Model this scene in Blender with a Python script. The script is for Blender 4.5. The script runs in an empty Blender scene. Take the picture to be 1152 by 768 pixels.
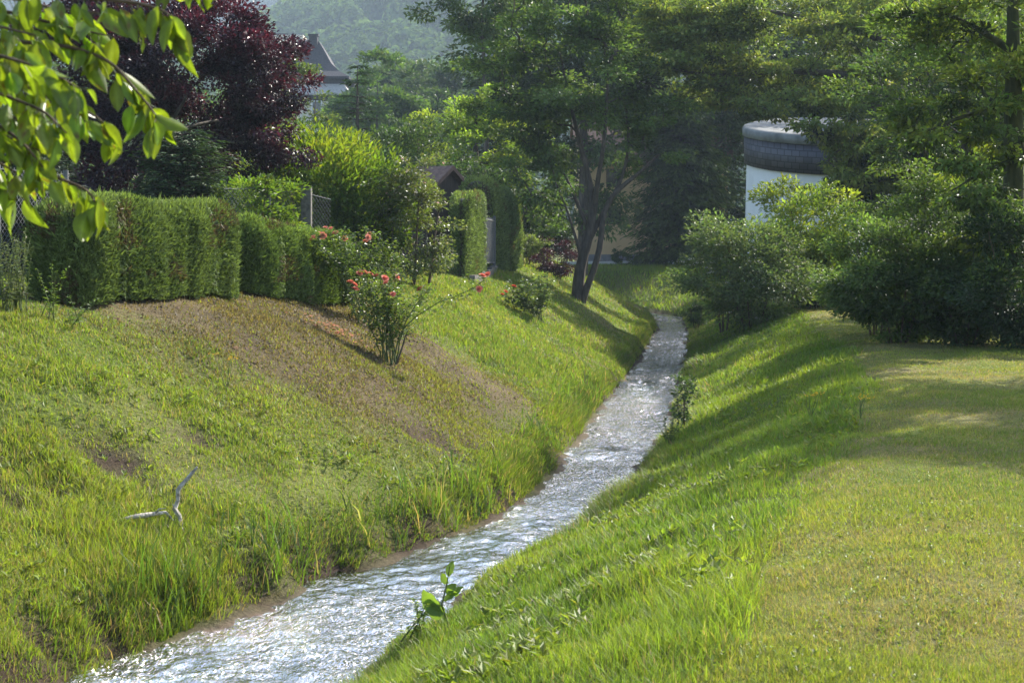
import bpy, math, random
import numpy as np
from mathutils import Vector

S = bpy.context.scene
COL = S.collection
rng = np.random.default_rng(11)
random.seed(5)

# ------------------------------------------------------------------ camera, sky, sun, exposure
EYE = 2.9
F = 1600.0            # focal length in pixels of the 1152 px wide photograph
CX, HY = 576.0, 285.0
cam = bpy.data.cameras.new('camera')
cam.lens = 50; cam.sensor_width = 36
cam.shift_y = -(384 - HY) / 1152.0
cam.clip_end = 4000
cam.dof.use_dof = True; cam.dof.focus_distance = 17; cam.dof.aperture_fstop = 7.0
co = bpy.data.objects.new('camera', cam); COL.objects.link(co)
co.location = (0, 0, EYE); co.rotation_euler = (math.radians(90), 0, 0)
S.camera = co

HAZE = 0.00036
SUN_AZ, SUN_EL = 44.0, 38.5      # azimuth to the right of the viewing direction (+Y)
w = bpy.data.worlds.new('World'); S.world = w; w.use_nodes = True
nt = w.node_tree; bg = nt.nodes['Background']
sky = nt.nodes.new('ShaderNodeTexSky'); sky.sky_type = 'NISHITA'; sky.sun_disc = False
sky.sun_elevation = math.radians(SUN_EL); sky.sun_rotation = math.radians(SUN_AZ)
sky.air_density = 1.0; sky.dust_density = 2.0
nt.links.new(sky.outputs[0], bg.inputs[0]); bg.inputs[1].default_value = 0.15
sl = bpy.data.lights.new('sun', 'SUN'); sl.energy = 5.0; sl.angle = math.radians(0.53); sl.color = (1, .945, .85)
so = bpy.data.objects.new('sun', sl); COL.objects.link(so)
a, e = math.radians(SUN_AZ), math.radians(SUN_EL)
SUNV = Vector((math.sin(a) * math.cos(e), math.cos(a) * math.cos(e), math.sin(e)))
so.rotation_euler = (-SUNV).to_track_quat('-Z', 'Y').to_euler()
so.location = (20, 20, 60)
S.view_settings.view_transform = 'Standard'; S.view_settings.look = 'None'
S.view_settings.gamma = 1; S.view_settings.use_curve_mapping = False
S.view_settings.exposure = 1.52
S.render.engine = 'CYCLES'
cy = S.cycles
cy.use_denoising = True
try: cy.denoiser = 'OPENIMAGEDENOISE'
except Exception: pass
cy.max_bounces = 6; cy.diffuse_bounces = 3; cy.glossy_bounces = 2; cy.transmission_bounces = 4
cy.transparent_max_bounces = 8; cy.volume_bounces = 0
cy.sample_clamp_indirect = 6
cy.caustics_reflective = False; cy.caustics_refractive = False
cy.use_adaptive_sampling = True; cy.adaptive_threshold = 0.015

# ------------------------------------------------------------------ numeric helpers
def W(px, py, D):
    return np.array([(px - CX) * D / F, D, EYE - (py - HY) * D / F])

def _hash(ix, iy, seed):
    h = (ix.astype(np.int64) * 374761393 + iy.astype(np.int64) * 668265263 + seed * 974711) & 0x7fffffff
    h = ((h ^ (h >> 13)) * 1274126177) & 0x7fffffff
    return ((h ^ (h >> 16)) & 0xffff) / 65535.0

def vnoise(x, y, seed=0):
    x = np.asarray(x, float); y = np.asarray(y, float)
    ix = np.floor(x); iy = np.floor(y); fx = x - ix; fy = y - iy
    fx = fx * fx * (3 - 2 * fx); fy = fy * fy * (3 - 2 * fy)
    a = _hash(ix, iy, seed); b = _hash(ix + 1, iy, seed); c = _hash(ix, iy + 1, seed); d = _hash(ix + 1, iy + 1, seed)
    return (a * (1 - fx) + b * fx) * (1 - fy) + (c * (1 - fx) + d * fx) * fy

def fbm(x, y, seed=0, o=4):
    t = 0; amp = .5; s = 0
    for k in range(o):
        t = t + amp * vnoise(np.asarray(x) * 2 ** k, np.asarray(y) * 2 ** k, seed + k * 17); s += amp; amp *= .5
    return t / s

def sstep(a, b, x):
    t = np.clip((x - a) / (b - a), 0, 1); return t * t * (3 - 2 * t)

def smin(a, b, k):
    h = np.clip(.5 + .5 * (b - a) / k, 0, 1)
    return b * (1 - h) + a * h - k * h * (1 - h)

def norm(v):
    return v / np.maximum(np.linalg.norm(v, axis=-1, keepdims=True), 1e-9)

# ------------------------------------------------------------------ mesh builder
class MB:
    def __init__(s): s.v = []; s.f = []; s.c = []; s.n = 0
    def add(s, v, f, col=(1, 1, 1), mat=0, smooth=True):
        v = np.asarray(v, float).reshape(-1, 3); f = np.asarray(f, np.int64)
        col = np.asarray(col, float)
        if col.ndim == 1: col = np.tile(col[:3], (len(v), 1))
        s.v.append(v); s.c.append(col); s.f.append((f + s.n, mat, smooth)); s.n += len(v)
    def box(s, c, h, col=(1, 1, 1), mat=0, rz=0.0):
        x, y, z = h
        v = np.array([[-x,-y,-z],[x,-y,-z],[x,y,-z],[-x,y,-z],[-x,-y,z],[x,-y,z],[x,y,z],[-x,y,z]])
        ca, sa = math.cos(rz), math.sin(rz)
        v = np.stack([v[:,0]*ca - v[:,1]*sa, v[:,0]*sa + v[:,1]*ca, v[:,2]], 1) + np.asarray(c)
        s.add(v, [[0,3,2,1],[4,5,6,7],[0,1,5,4],[1,2,6,5],[2,3,7,6],[3,0,4,7]], col, mat, False)
    def tube(s, pts, rad, sides=6, col=(1, 1, 1), mat=0, cap=True):
        p = np.asarray(pts, float); n = len(p)
        r = np.full(n, rad) if np.isscalar(rad) else np.asarray(rad, float)
        t = norm(np.gradient(p, axis=0))
        ref = np.array([0, 0, 1.0]) if abs(t[0][2]) < .9 else np.array([1.0, 0, 0])
        u = norm(np.cross(t, ref)); 
        for i in range(1, n):
            q = u[i-1] - t[i] * np.dot(u[i-1], t[i]); u[i] = q / max(np.linalg.norm(q), 1e-9)
        b = np.cross(t, u)
        an = np.arange(sides) * 2 * math.pi / sides
        ring = np.cos(an)[None, :, None] * u[:, None, :] + np.sin(an)[None, :, None] * b[:, None, :]
        v = (p[:, None, :] + ring * r[:, None, None]).reshape(-1, 3)
        i = np.arange(n - 1)[:, None] * sides; j = np.arange(sides)[None, :]; j2 = (j + 1) % sides
        f = np.stack([i + j, i + j2, i + sides + j2, i + sides + j], -1).reshape(-1, 4)
        s.add(v, f, col, mat)
        if cap:
            s.add(v[-sides:], [list(range(sides))], col, mat)
            s.add(v[:sides], [list(range(sides))[::-1]], col, mat)
    def build(s, name, mats, parent=None, smooth=True, raw=False):
        me = bpy.data.meshes.new(name)
        v = np.concatenate(s.v); c = np.concatenate(s.c)
        loops = []; sizes = []; mi = []; sm = []
        for f, m, smo in s.f:
            loops.append(f.reshape(-1)); sizes.append(np.full(len(f), f.shape[1])); mi.append(np.full(len(f), m)); sm.append(np.full(len(f), smo))
        loops = np.concatenate(loops); sizes = np.concatenate(sizes)
        me.vertices.add(len(v)); me.vertices.foreach_set('co', v.astype(np.float32).ravel())
        me.loops.add(len(loops)); me.loops.foreach_set('vertex_index', loops.astype(np.int32))
        me.polygons.add(len(sizes))
        me.polygons.foreach_set('loop_start', np.concatenate([[0], np.cumsum(sizes)[:-1]]).astype(np.int32))
        me.polygons.foreach_set('material_index', np.concatenate(mi).astype(np.int32))
        me.polygons.foreach_set('use_smooth', np.concatenate(sm).astype(bool))
        at = me.attributes.new('Col', 'FLOAT_COLOR', 'POINT')
        at.data.foreach_set('color', np.concatenate([c, np.ones((len(c), 1))], 1).astype(np.float32).ravel())
        for m in (mats if isinstance(mats, (list, tuple)) else [mats]): me.materials.append(m)
        me.update(calc_edges=True)
        if raw: return me
        o = bpy.data.objects.new(name, me); COL.objects.link(o)
        if parent is not None:
            o.parent = parent
            o.matrix_parent_inverse = parent.matrix_world.inverted() if False else o.matrix_parent_inverse
            o.location = -Vector(parent.location) if True else (0, 0, 0)
        return o

def tag(o, label, cat, group=None, kind=None):
    if label: o['label'] = label
    if cat: o['category'] = cat
    if group: o['group'] = group
    if kind: o['kind'] = kind
    return o

def empty(name, loc, label, cat, group=None):
    o = bpy.data.objects.new(name, None); COL.objects.link(o)
    o.location = [float(x) for x in loc]; o.empty_display_size = .3
    return tag(o, label, cat, group)

# ------------------------------------------------------------------ materials
def new_mat(name):
    m = bpy.data.materials.new(name); m.use_nodes = True
    return m, m.node_tree, m.node_tree.nodes['Principled BSDF']

def leaf_mat(name, trans=.4, rough=.5, spec=.35, gain=(1.35, 1.45, .7), mottle=.0, mscale=30):
    m, t, p = new_mat(name); N = t.nodes; L = t.links
    at = N.new('ShaderNodeAttribute'); at.attribute_name = 'Col'
    src = at.outputs['Color']
    if mottle:
        tc = N.new('ShaderNodeTexCoord'); no = N.new('ShaderNodeTexNoise'); no.inputs['Scale'].default_value = mscale
        no.inputs['Detail'].default_value = 3
        L.new(tc.outputs['Object'], no.inputs['Vector'])
        mr = N.new('ShaderNodeMapRange'); mr.inputs[1].default_value = .3; mr.inputs[2].default_value = .7
        mr.inputs[3].default_value = 1 - mottle; mr.inputs[4].default_value = 1 + mottle
        L.new(no.outputs['Fac'], mr.inputs[0])
        vm = N.new('ShaderNodeVectorMath'); vm.operation = 'SCALE'
        L.new(src, vm.inputs[0]); L.new(mr.outputs[0], vm.inputs['Scale']); src = vm.outputs[0]
    L.new(src, p.inputs['Base Color'])
    p.inputs['Roughness'].default_value = rough; p.inputs['Specular IOR Level'].default_value = spec
    tr = N.new('ShaderNodeBsdfTranslucent')
    mu = N.new('ShaderNodeVectorMath'); mu.operation = 'MULTIPLY'; mu.inputs[1].default_value = gain
    L.new(src, mu.inputs[0]); L.new(mu.outputs[0], tr.inputs['Color'])
    mx = N.new('ShaderNodeMixShader'); mx.inputs[0].default_value = trans
    L.new(p.outputs[0], mx.inputs[1]); L.new(tr.outputs[0], mx.inputs[2])
    L.new(mx.outputs[0], N['Material Output'].inputs['Surface'])
    return m

def noisy_mat(name, c1, c2, scale=8, rough=.8, bump=.3, stretch=(1, 1, 1), spec=.3, attr=False):
    m, t, p = new_mat(name); N = t.nodes; L = t.links
    tc = N.new('ShaderNodeTexCoord'); mp = N.new('ShaderNodeMapping'); mp.inputs['Scale'].default_value = stretch
    no = N.new('ShaderNodeTexNoise'); no.inputs['Scale'].default_value = scale; no.inputs['Detail'].default_value = 6
    L.new(tc.outputs['Object'], mp.inputs[0]); L.new(mp.outputs[0], no.inputs['Vector'])
    cr = N.new('ShaderNodeValToRGB'); cr.color_ramp.elements[0].position = .3; cr.color_ramp.elements[1].position = .7
    cr.color_ramp.elements[0].color = (*c1, 1); cr.color_ramp.elements[1].color = (*c2, 1)
    L.new(no.outputs['Fac'], cr.inputs[0])
    L.new(cr.outputs[0], p.inputs['Base Color'])
    p.inputs['Roughness'].default_value = rough; p.inputs['Specular IOR Level'].default_value = spec
    if bump:
        b = N.new('ShaderNodeBump'); b.inputs['Strength'].default_value = bump; b.inputs['Distance'].default_value = .03
        L.new(no.outputs['Fac'], b.inputs['Height']); L.new(b.outputs[0], p.inputs['Normal'])
    return m

M_grass = leaf_mat('grass_blades', .5, .5, .3, (1.3, 1.35, .55))
M_leaf = leaf_mat('broad_leaf', .42, .5, .3)
M_far = leaf_mat('far_foliage', .3, .9, 0)
M_gloss = leaf_mat('glossy_leaf', .45, .38, .4, (1.5, 1.5, .45), mottle=.18, mscale=40)
M_plum = leaf_mat('purple_leaf', .3, .4, .4, (1.7, .8, .9))
M_needle = leaf_mat('needle_foliage', .22, .6, .2)
M_petal = leaf_mat('petal', .3, .6, .2, (1.2, 1, 1))
M_bark = noisy_mat('bark', (.035, .028, .02), (.1, .08, .06), 14, .9, .8, (1, 1, .25))
M_barkgrey = noisy_mat('grey_bark', (.05, .045, .038), (.16, .14, .115), 14, .9, .8, (1, 1, .25))
M_twig = noisy_mat('twig_bark', (.06, .04, .025), (.12, .085, .055), 30, .8, .3)
M_stem = noisy_mat('green_stem', (.06, .085, .02), (.1, .12, .035), 20, .7, .1)
M_dead = noisy_mat('bleached_wood', (.16, .14, .11), (.55, .5, .42), 22, .9, 1.0, (1, 1, 1))
M_conc = noisy_mat('concrete', (.2, .19, .17), (.34, .32, .29), 10, .9, .4)
M_post = noisy_mat('weathered_post', (.06, .057, .05), (.15, .14, .125), 14, .9, .4)
M_gate = noisy_mat('dull_grey_paint', (.05, .053, .053), (.08, .083, .083), 30, .6, 0)
M_stone = noisy_mat('pale_stone', (.1, .09, .07), (.28, .26, .22), 7, .85, .6)
M_white = noisy_mat('white_render', (.74, .75, .76), (.84, .85, .86), 1.2, .85, .15)
M_cream = noisy_mat('cream_render', (.5, .45, .36), (.62, .56, .46), 1.5, .85, .1)
M_tan = noisy_mat('tan_render', (.52, .36, .19), (.6, .43, .24), 1.5, .85, .1)
M_slateroof = noisy_mat('dark_slate', (.022, .02, .024), (.05, .046, .052), 6, .8, .3)
M_brownroof = noisy_mat('brown_roof_tile', (.1, .06, .045), (.17, .105, .08), 8, .8, .4)
M_greyroof = noisy_mat('pale_grey_roof', (.26, .25, .24), (.38, .37, .35), 6, .7, .2)
M_zinc = noisy_mat('zinc_sheet', (.11, .115, .11), (.24, .245, .235), 2, .75, .1)
M_darkwood = noisy_mat('dark_wood', (.04, .03, .022), (.09, .065, .045), 10, .8, .4, (1, 1, .2))
M_steel = noisy_mat('galvanised_wire', (.07, .073, .075), (.13, .135, .135), 40, .5, 0)
M_glass, _t, _p = new_mat('window_glass'); _p.inputs['Base Color'].default_value = (.012, .014, .018, 1); _p.inputs['Roughness'].default_value = .05
M_frame = noisy_mat('painted_frame', (.6, .6, .58), (.72, .72, .7), 8, .5, 0)
M_plinth = noisy_mat('grey_plinth', (.16, .16, .17), (.24, .24, .25), 4, .85, .2)

def tile_mat(name, c1, c2, c3):
    m, t, p = new_mat(name); N = t.nodes; L = t.links
    tc = N.new('ShaderNodeTexCoord'); br = N.new('ShaderNodeTexBrick')
    br.inputs['Scale'].default_value = 1; br.inputs['Brick Width'].default_value = .34; br.inputs['Row Height'].default_value = .26
    br.inputs['Mortar Size'].default_value = .02; br.inputs['Color1'].default_value = (*c1, 1); br.inputs['Color2'].default_value = (*c2, 1)
    br.inputs['Mortar'].default_value = (*c3, 1)
    L.new(tc.outputs['UV'], br.inputs['Vector']); L.new(br.outputs[0], p.inputs['Base Color'])
    p.inputs['Roughness'].default_value = .55
    b = N.new('ShaderNodeBump'); b.inputs['Strength'].default_value = .6; b.inputs['Distance'].default_value = .02; b.invert = True
    L.new(br.outputs['Fac'], b.inputs['Height']); L.new(b.outputs[0], p.inputs['Normal'])
    return m
M_slateband = tile_mat('slate_tiles', (.05, .05, .065), (.085, .083, .1), (.02, .02, .025))

# ------------------------------------------------------------------ terrain
#           x     y     half width
PATH = [(-9.5, -6, 1.0), (-6.1, 0, 1.0), (-4.35, 3.2, 1.0), (-3.22, 6.2, 1.0), (-2.02, 9.6, .98), (-1.47, 11.2, .87), (-.72, 13.1, .68), (.22, 15.2, .53),
        (.83, 17.3, .57), (1.36, 20.6, .67), (1.99, 24.2, .76), (2.75, 29.5, .72), (3.66, 35.7, .69), (4.85, 44.5, .67),
        (6.15, 54.6, .66), (6.85, 61.9, .68), (6.95, 65.5, .8), (6.2, 69, .9), (3.5, 72, .9), (-2, 74, .9), (-14, 77, .9), (-60, 84, .9)]
PATH = np.array(PATH)
def _resample(P, step=.3):
    s = np.concatenate([[0], np.cumsum(np.linalg.norm(np.diff(P[:, :2], axis=0), axis=1))])
    u = np.arange(0, s[-1], step)
    # smooth with a small moving average for soft bends
    q = np.stack([np.interp(u, s, P[:, k]) for k in range(3)], 1)
    k = np.ones(7) / 7
    pad = np.pad(q, ((3, 3), (0, 0)), mode='edge')
    return np.stack([np.convolve(pad[:, j], k, 'valid') for j in range(3)], 1)
CL = _resample(PATH)
CT = norm(np.gradient(CL[:, :2], axis=0))
def stream_d(x, y):
    """signed side (+ right), distance beyond the water's edge"""
    x = np.asarray(x, float).ravel(); y = np.asarray(y, float).ravel()
    side = np.empty(len(x)); d = np.empty(len(x))
    for i in range(0, len(x), 20000):
        dx = x[i:i+20000, None] - CL[None, :, 0]; dy = y[i:i+20000, None] - CL[None, :, 1]
        q = dx * dx + dy * dy; k = q.argmin(1); r = np.arange(len(k))
        t = CT[k]; cr = t[:, 0] * dy[r, k] - t[:, 1] * dx[r, k]
        side[i:i+20000] = np.where(cr > 0, -1, 1)
        d[i:i+20000] = np.sqrt(q[r, k]) - CL[k, 2]
    return side, d

SCARS = []   # (x, y, rx, ry, depth) turf scars on the left slope, filled below
def ground_z(x, y, detail=True):
    shp = np.shape(x); x = np.asarray(x, float).ravel(); y = np.asarray(y, float).ravel()
    side, d = stream_d(x, y)
    d = d + .42 * (fbm(x * .9, y * .9, 3, 3) - .5) * sstep(0, .6, np.abs(d) + .2) + .2 * (vnoise(x * 2.3, y * 2.3, 8) - .5)
    dp = np.maximum(d, 0)
    bed = -.28 * sstep(0, -.5, d)
    left = .24 * sstep(-.02, .22, d) + .56 * np.maximum(dp - .12, 0)
    left = smin(left, np.full_like(left, 2.45) + .012 * np.maximum(y - 30, 0), .75)
    zr = 1.3 + .9 * sstep(58, 84, y)
    right = .14 * sstep(0, .2, d) + .43 * np.maximum(dp - .1, 0)
    right = smin(right, zr, .42) + .012 * np.maximum(dp - 4, 0) * sstep(60, 30, y)
    z = np.where(d < 0, bed, np.where(side < 0, left, right))
    if detail:
        z = z + (fbm(x * .5, y * .5, 21, 3) - .5) * .16 * sstep(.1, 1.2, d) + (fbm(x * 2.2, y * 2.2, 31, 3) - .5) * .07 * sstep(0, .5, d)
        for sx, sy, rx, ry, dep in SCARS:
            q = ((x - sx) / rx) ** 2 + ((y - sy) / ry) ** 2
            z = z - dep * np.exp(-q * 1.6)
    # far valley and hills
    z = z + 13.5 * sstep(75, 175, y) * sstep(4, -22, x)
    z = z + .03 * np.maximum(y - 110, 0)
    hx = np.clip(100 + .52 * (x + 85), 45, 230)
    z = z + hx * sstep(350, 715, y) * .9
    z = z + 118 * sstep(850, 1220, y) + 150 * sstep(1380, 1950, y)
    z = z + (fbm(x * .012, y * .012, 44, 3) - .5) * 24 * sstep(330, 560, y)
    return z.reshape(shp)

def gz(x, y): return float(ground_z(np.array([x]), np.array([y]))[0])
def hit(px, py, lo=4.5, hi=110):
    D = np.arange(lo, hi, .05); x = (px - CX) * D / F; z = EYE - (py - HY) * D / F
    g = ground_z(x, D); k = np.nonzero(g >= z)[0]
    k = k[0] if len(k) else len(D) - 1
    return np.array([x[k], D[k], g[k]])
for (px, py, rx, ry, dep) in [(500, 494, .35, .5, .16), (535, 503, .3, .45, .16), (470, 488, .2, .3, .1), (225, 492, .3, .25, .1), (130, 520, .45, .4, .12), (345, 640, .3, .3, .14), (55, 548, .4, .3, .1), (20, 566, .3, .3, .1), (375, 632, .25, .3, .14), (110, 690, .3, .25, .16), (50, 712, .3, .25, .16), (290, 650, .2, .25, .1), (10, 520, .3, .3, .08)]:
    p = hit(px, py); SCARS.append((p[0], p[1], rx, ry, dep))

def axis(lo, hi, step, far_lo, far_hi, g=1.18):
    a = list(np.arange(lo, hi, step)); s = step
    while a[-1] < far_hi: s *= g; a.append(a[-1] + s)
    s = step
    while a[0] > far_lo: s *= g; a.insert(0, a[0] - s)
    return np.array(a)
gx = axis(-9, 14, .13, -1100, 1100); gy = axis(4, 62, .16, -40, 2100, 1.09)
GX, GY = np.meshgrid(gx, gy); GZ = ground_z(GX, GY)

# zones, drawn as polygons on the ground
def poly_w(pts): return np.array([hit(*p)[:2] for p in pts])
def inside(poly, x, y):
    r = np.zeros(np.shape(x), bool); n = len(poly); j = n - 1
    for i in range(n):
        xi, yi = poly[i]; xj, yj = poly[j]
        c = ((yi > y) != (yj > y)) & (x < (xj - xi) * (y - yi) / (yj - yi + 1e-12) + xi)
        r ^= c; j = i
    return r
BROWN = poly_w([(70, 362), (110, 375), (200, 410), (300, 452), (380, 485), (450, 505), (560, 520), (625, 492), (648, 472), (600, 445), (540, 412), (490, 385), (455, 360), (420, 340), (385, 335)])
BROWN = np.concatenate([BROWN, [[-3.1, 24], [-5.2, 19], [-6.2, 15.6]]])
def blur_inside(poly, x, y, r=.75):
    t = 0
    for k in range(8):
        t = t + inside(poly, x + r * math.cos(k * .785) * (1 if k % 2 else .5), y + r * math.sin(k * .785) * 1.6 * (1 if k % 2 else .5))
    return t / 8.0
def scarred(x, y):
    t = np.zeros(np.shape(x))
    for sx, sy, rx, ry, dep in SCARS: t = np.maximum(t, np.exp(-(((x - sx) / rx) ** 2 + ((y - sy) / ry) ** 2) * 1.3) * np.clip(dep * 9, .5, 1))
    return t
def zones(x, y):
    side, d = stream_d(x, y); side = side.reshape(np.shape(x)); d = d.reshape(np.shape(x))
    wob = (fbm(x * .7, y * .4, 51, 3) - .5)
    br = np.clip(blur_inside(BROWN, x + wob * 1.5, y + wob * 2.2), 0, 1) * (side < 0)
    lawn = ((side > 0) * sstep(2.65, 3.05, d + wob * .7)) * (y < 60)
    return side, d, br, lawn

side, dd, br, lawn = zones(GX, GY)
def mix(a, b, t): return a * (1 - t[..., None]) + b * t[..., None]
soil = np.array([.085, .06, .04]); soil2 = np.array([.09, .07, .038]); straw = np.array([.19, .145, .075]); green = np.array([.12, .15, .03]); dgreen = np.array([.075, .1, .022])
n1 = fbm(GX * 1.3, GY * 1.3, 61, 4); n2 = fbm(GX * 4, GY * 4, 71, 3); n3 = fbm(GX * .35, GY * .35, 81, 3)
gc = mix(np.broadcast_to(dgreen, GX.shape + (3,)), green, n1)
gc = mix(gc, straw, np.clip((n3 - .45) * 2, 0, .5))
gl = mix(np.broadcast_to(green, GX.shape + (3,)), straw, np.clip((n1 - .35) * 1.8, 0, .8))
gc = mix(gc, gl, lawn)
gb = mix(np.broadcast_to(soil2, GX.shape + (3,)), straw * .8, np.clip((n1 - .45) * 2.2, 0, .5))
gb = mix(gb, np.broadcast_to(soil, gb.shape), np.clip((n2 - .55) * 3, 0, .6))
gc = mix(gc, gb, br)
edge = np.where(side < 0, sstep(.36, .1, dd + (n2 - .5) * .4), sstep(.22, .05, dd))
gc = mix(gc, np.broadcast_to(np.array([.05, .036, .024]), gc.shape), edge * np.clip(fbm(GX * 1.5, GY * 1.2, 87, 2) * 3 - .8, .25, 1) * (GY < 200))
bedm = sstep(.0, -.12, dd)
bedc = mix(np.broadcast_to(np.array([.09, .07, .045]), gc.shape), np.array([.12, .1, .07]), n2)
gc = mix(gc, bedc, bedm)
for sx, sy, rx, ry, dep in SCARS:
    q = np.exp(-(((GX - sx) / rx) ** 2 + ((GY - sy) / ry) ** 2) * 1.5) * np.clip(n2 * 2.2 - .1, 0, 1)
    gc = mix(gc, np.broadcast_to(np.array([.06, .042, .03]), gc.shape), np.clip(q * 1.3, 0, 1))
gc = mix(gc, np.broadcast_to(np.array([.035, .055, .02]), gc.shape), sstep(100, 160, GY))
mb = MB()
nyy, nxx = GX.shape
i = np.arange(nyy - 1)[:, None] * nxx + np.arange(nxx - 1)[None, :]
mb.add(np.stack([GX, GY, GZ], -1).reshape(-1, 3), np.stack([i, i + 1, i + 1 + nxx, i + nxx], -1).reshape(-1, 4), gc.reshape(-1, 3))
mg, t, p = new_mat('ground_soil_and_turf')
at = t.nodes.new('ShaderNodeAttribute'); at.attribute_name = 'Col'
tc = t.nodes.new('ShaderNodeTexCoord')
no = t.nodes.new('ShaderNodeTexNoise'); no.inputs['Scale'].default_value = 22; no.inputs['Detail'].default_value = 8; no.inputs['Roughness'].default_value = .7
t.links.new(tc.outputs['Object'], no.inputs['Vector'])
mr = t.nodes.new('ShaderNodeMapRange'); mr.inputs[1].default_value = .3; mr.inputs[2].default_value = .7; mr.inputs[3].default_value = .6; mr.inputs[4].default_value = 1.4
t.links.new(no.outputs['Fac'], mr.inputs[0])
vm = t.nodes.new('ShaderNodeVectorMath'); vm.operation = 'SCALE'
t.links.new(at.outputs['Color'], vm.inputs[0]); t.links.new(mr.outputs[0], vm.inputs['Scale'])
t.links.new(vm.outputs[0], p.inputs['Base Color']); p.inputs['Roughness'].default_value = .95; p.inputs['Specular IOR Level'].default_value = .1
b = t.nodes.new('ShaderNodeBump'); b.inputs['Strength'].default_value = .9; b.inputs['Distance'].default_value = .05
t.links.new(no.outputs['Fac'], b.inputs['Height']); t.links.new(b.outputs[0], p.inputs['Normal'])
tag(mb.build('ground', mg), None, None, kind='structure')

# ------------------------------------------------------------------ stream water
mw, t, p = new_mat('stream_water'); N = t.nodes; L = t.links
N.remove(p)
fr = N.new('ShaderNodeFresnel'); fr.inputs[0].default_value = 1.33
tr = N.new('ShaderNodeBsdfTransparent'); tr.inputs[0].default_value = (.24, .2, .13, 1)
gl = N.new('ShaderNodeBsdfGlossy'); gl.inputs['Roughness'].default_value = .06; gl.inputs['Color'].default_value = (.66, .655, .64, 1)
mx = N.new('ShaderNodeMixShader')
tc = N.new('ShaderNodeTexCoord')
na = N.new('ShaderNodeTexNoise'); na.inputs['Scale'].default_value = 15; na.inputs['Detail'].default_value = 3; na.inputs['Roughness'].default_value = .65; na.inputs['Distortion'].default_value = 1.4
mpw = N.new('ShaderNodeMapping'); mpw.inputs['Scale'].default_value = (1.5, .8, 1); mpw.inputs['Rotation'].default_value = (0, 0, .2)
L.new(tc.outputs['Object'], mpw.inputs[0]); L.new(mpw.outputs[0], na.inputs['Vector'])
b = N.new('ShaderNodeBump'); b.inputs['Distance'].default_value = .03
nb = N.new('ShaderNodeTexNoise'); nb.inputs['Scale'].default_value = 34; nb.inputs['Detail'].default_value = 2
L.new(mpw.outputs[0], nb.inputs['Vector'])
cr = N.new('ShaderNodeMapRange'); cr.inputs[1].default_value = .56; cr.inputs[2].default_value = .78; cr.inputs[3].default_value = 0; cr.inputs[4].default_value = 1.5
L.new(nb.outputs['Fac'], cr.inputs[0])          # small sharp wavelets between smoother water
ad = N.new('ShaderNodeMath'); ad.operation = 'ADD'; L.new(na.outputs['Fac'], ad.inputs[0]); L.new(cr.outputs[0], ad.inputs[1])
L.new(ad.outputs[0], b.inputs['Height'])
ra = N.new('ShaderNodeAttribute'); ra.attribute_name = 'Col'; L.new(ra.outputs['Fac'], b.inputs['Strength'])
for nd in (fr, gl): L.new(b.outputs[0], nd.inputs['Normal'])
L.new(fr.outputs[0], mx.inputs[0]); L.new(tr.outputs[0], mx.inputs[1]); L.new(gl.outputs[0], mx.inputs[2])
L.new(mx.outputs[0], N['Material Output'].inputs['Surface'])
# flow-aligned grid with real ripples
fine = _resample(PATH[:-1], .3)
s = np.concatenate([[0], np.cumsum(np.linalg.norm(np.diff(fine[:, :2], axis=0), axis=1))])
u = [0.0]
while u[-1] < s[-1]:
    dist = max(8, np.interp(u[-1], s, fine[:, 1])); u.append(u[-1] + .03 * dist / 12)
u = np.array(u[:-1]); c = np.stack([np.interp(u, s, fine[:, k]) for k in range(3)], 1)
tg = norm(np.gradient(c[:, :2], axis=0)); nr = np.stack([tg[:, 1], -tg[:, 0]], 1)
vv = np.linspace(-1, 1, 96)
xx = c[:, None, 0] + nr[:, None, 0] * vv[None] * (c[:, 2:3] + .22); yy = c[:, None, 1] + nr[:, None, 1] * vv[None] * (c[:, 2:3] + .22)
uu = np.broadcast_to(u[:, None], xx.shape); lat = vv[None] * c[:, 2:3]
rif = .35 + .9 * fbm(uu * .25, lat * .6, 5, 2)
zz = rif * (.07 * (fbm(uu * 1.3 + lat * 1.5, lat * 2.6 - uu * .3, 6, 3) - .5) + .05 * (fbm(uu * 4.5, lat * 6 + uu, 7, 3) - .5) + .034 * (fbm(uu * 11, lat * 15, 9, 3) - .5))
mb = MB(); n0, n1_ = xx.shape
i = np.arange(n0 - 1)[:, None] * n1_ + np.arange(n1_ - 1)[None, :]
zz = zz * (1 + 1.6 * sstep(22, 42, yy))
rough = (.42 + .45 * sstep(12.5, 18, yy) + .1 * sstep(26, 48, yy)) * np.clip(.02 + 2.0 * fbm(uu * .7, lat * 1.6, 15, 3), .1, 2); rough = np.repeat(rough.reshape(-1, 1), 3, 1)
mb.add(np.stack([xx, yy, zz - .02], -1).reshape(-1, 3), np.stack([i, i + n1_, i + n1_ + 1, i + 1], -1).reshape(-1, 4), rough)
tag(mb.build('stream_water', mw), None, None, kind='structure')

# pavement by the tan house
mb = MB()
pa = [(3.2, 86.6), (14, 84.8)]
xs = np.linspace(0, 1, 30); A = np.array(pa[0]); B = np.array(pa[1])
ln = A + (B - A) * xs[:, None]
v = []
for q in ln:
    for off in (0, 2.2):
        v.append((q[0], q[1] + off, gz(q[0], q[1]) + .22))
for q in ln: v.append((q[0], q[1] - .01, gz(q[0], q[1]) - .05))
f = [[2*k, 2*k+2, 2*k+3, 2*k+1] for k in range(29)] + [[60+k, 61+k, 2*k+2, 2*k] for k in range(29)]
mb.add(v, f, smooth=False)
tag(mb.build('pavement', noisy_mat('pale_paving', (.55, .55, .55), (.66, .66, .66), 6, .9, .2)), None, None, kind='structure')

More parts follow.
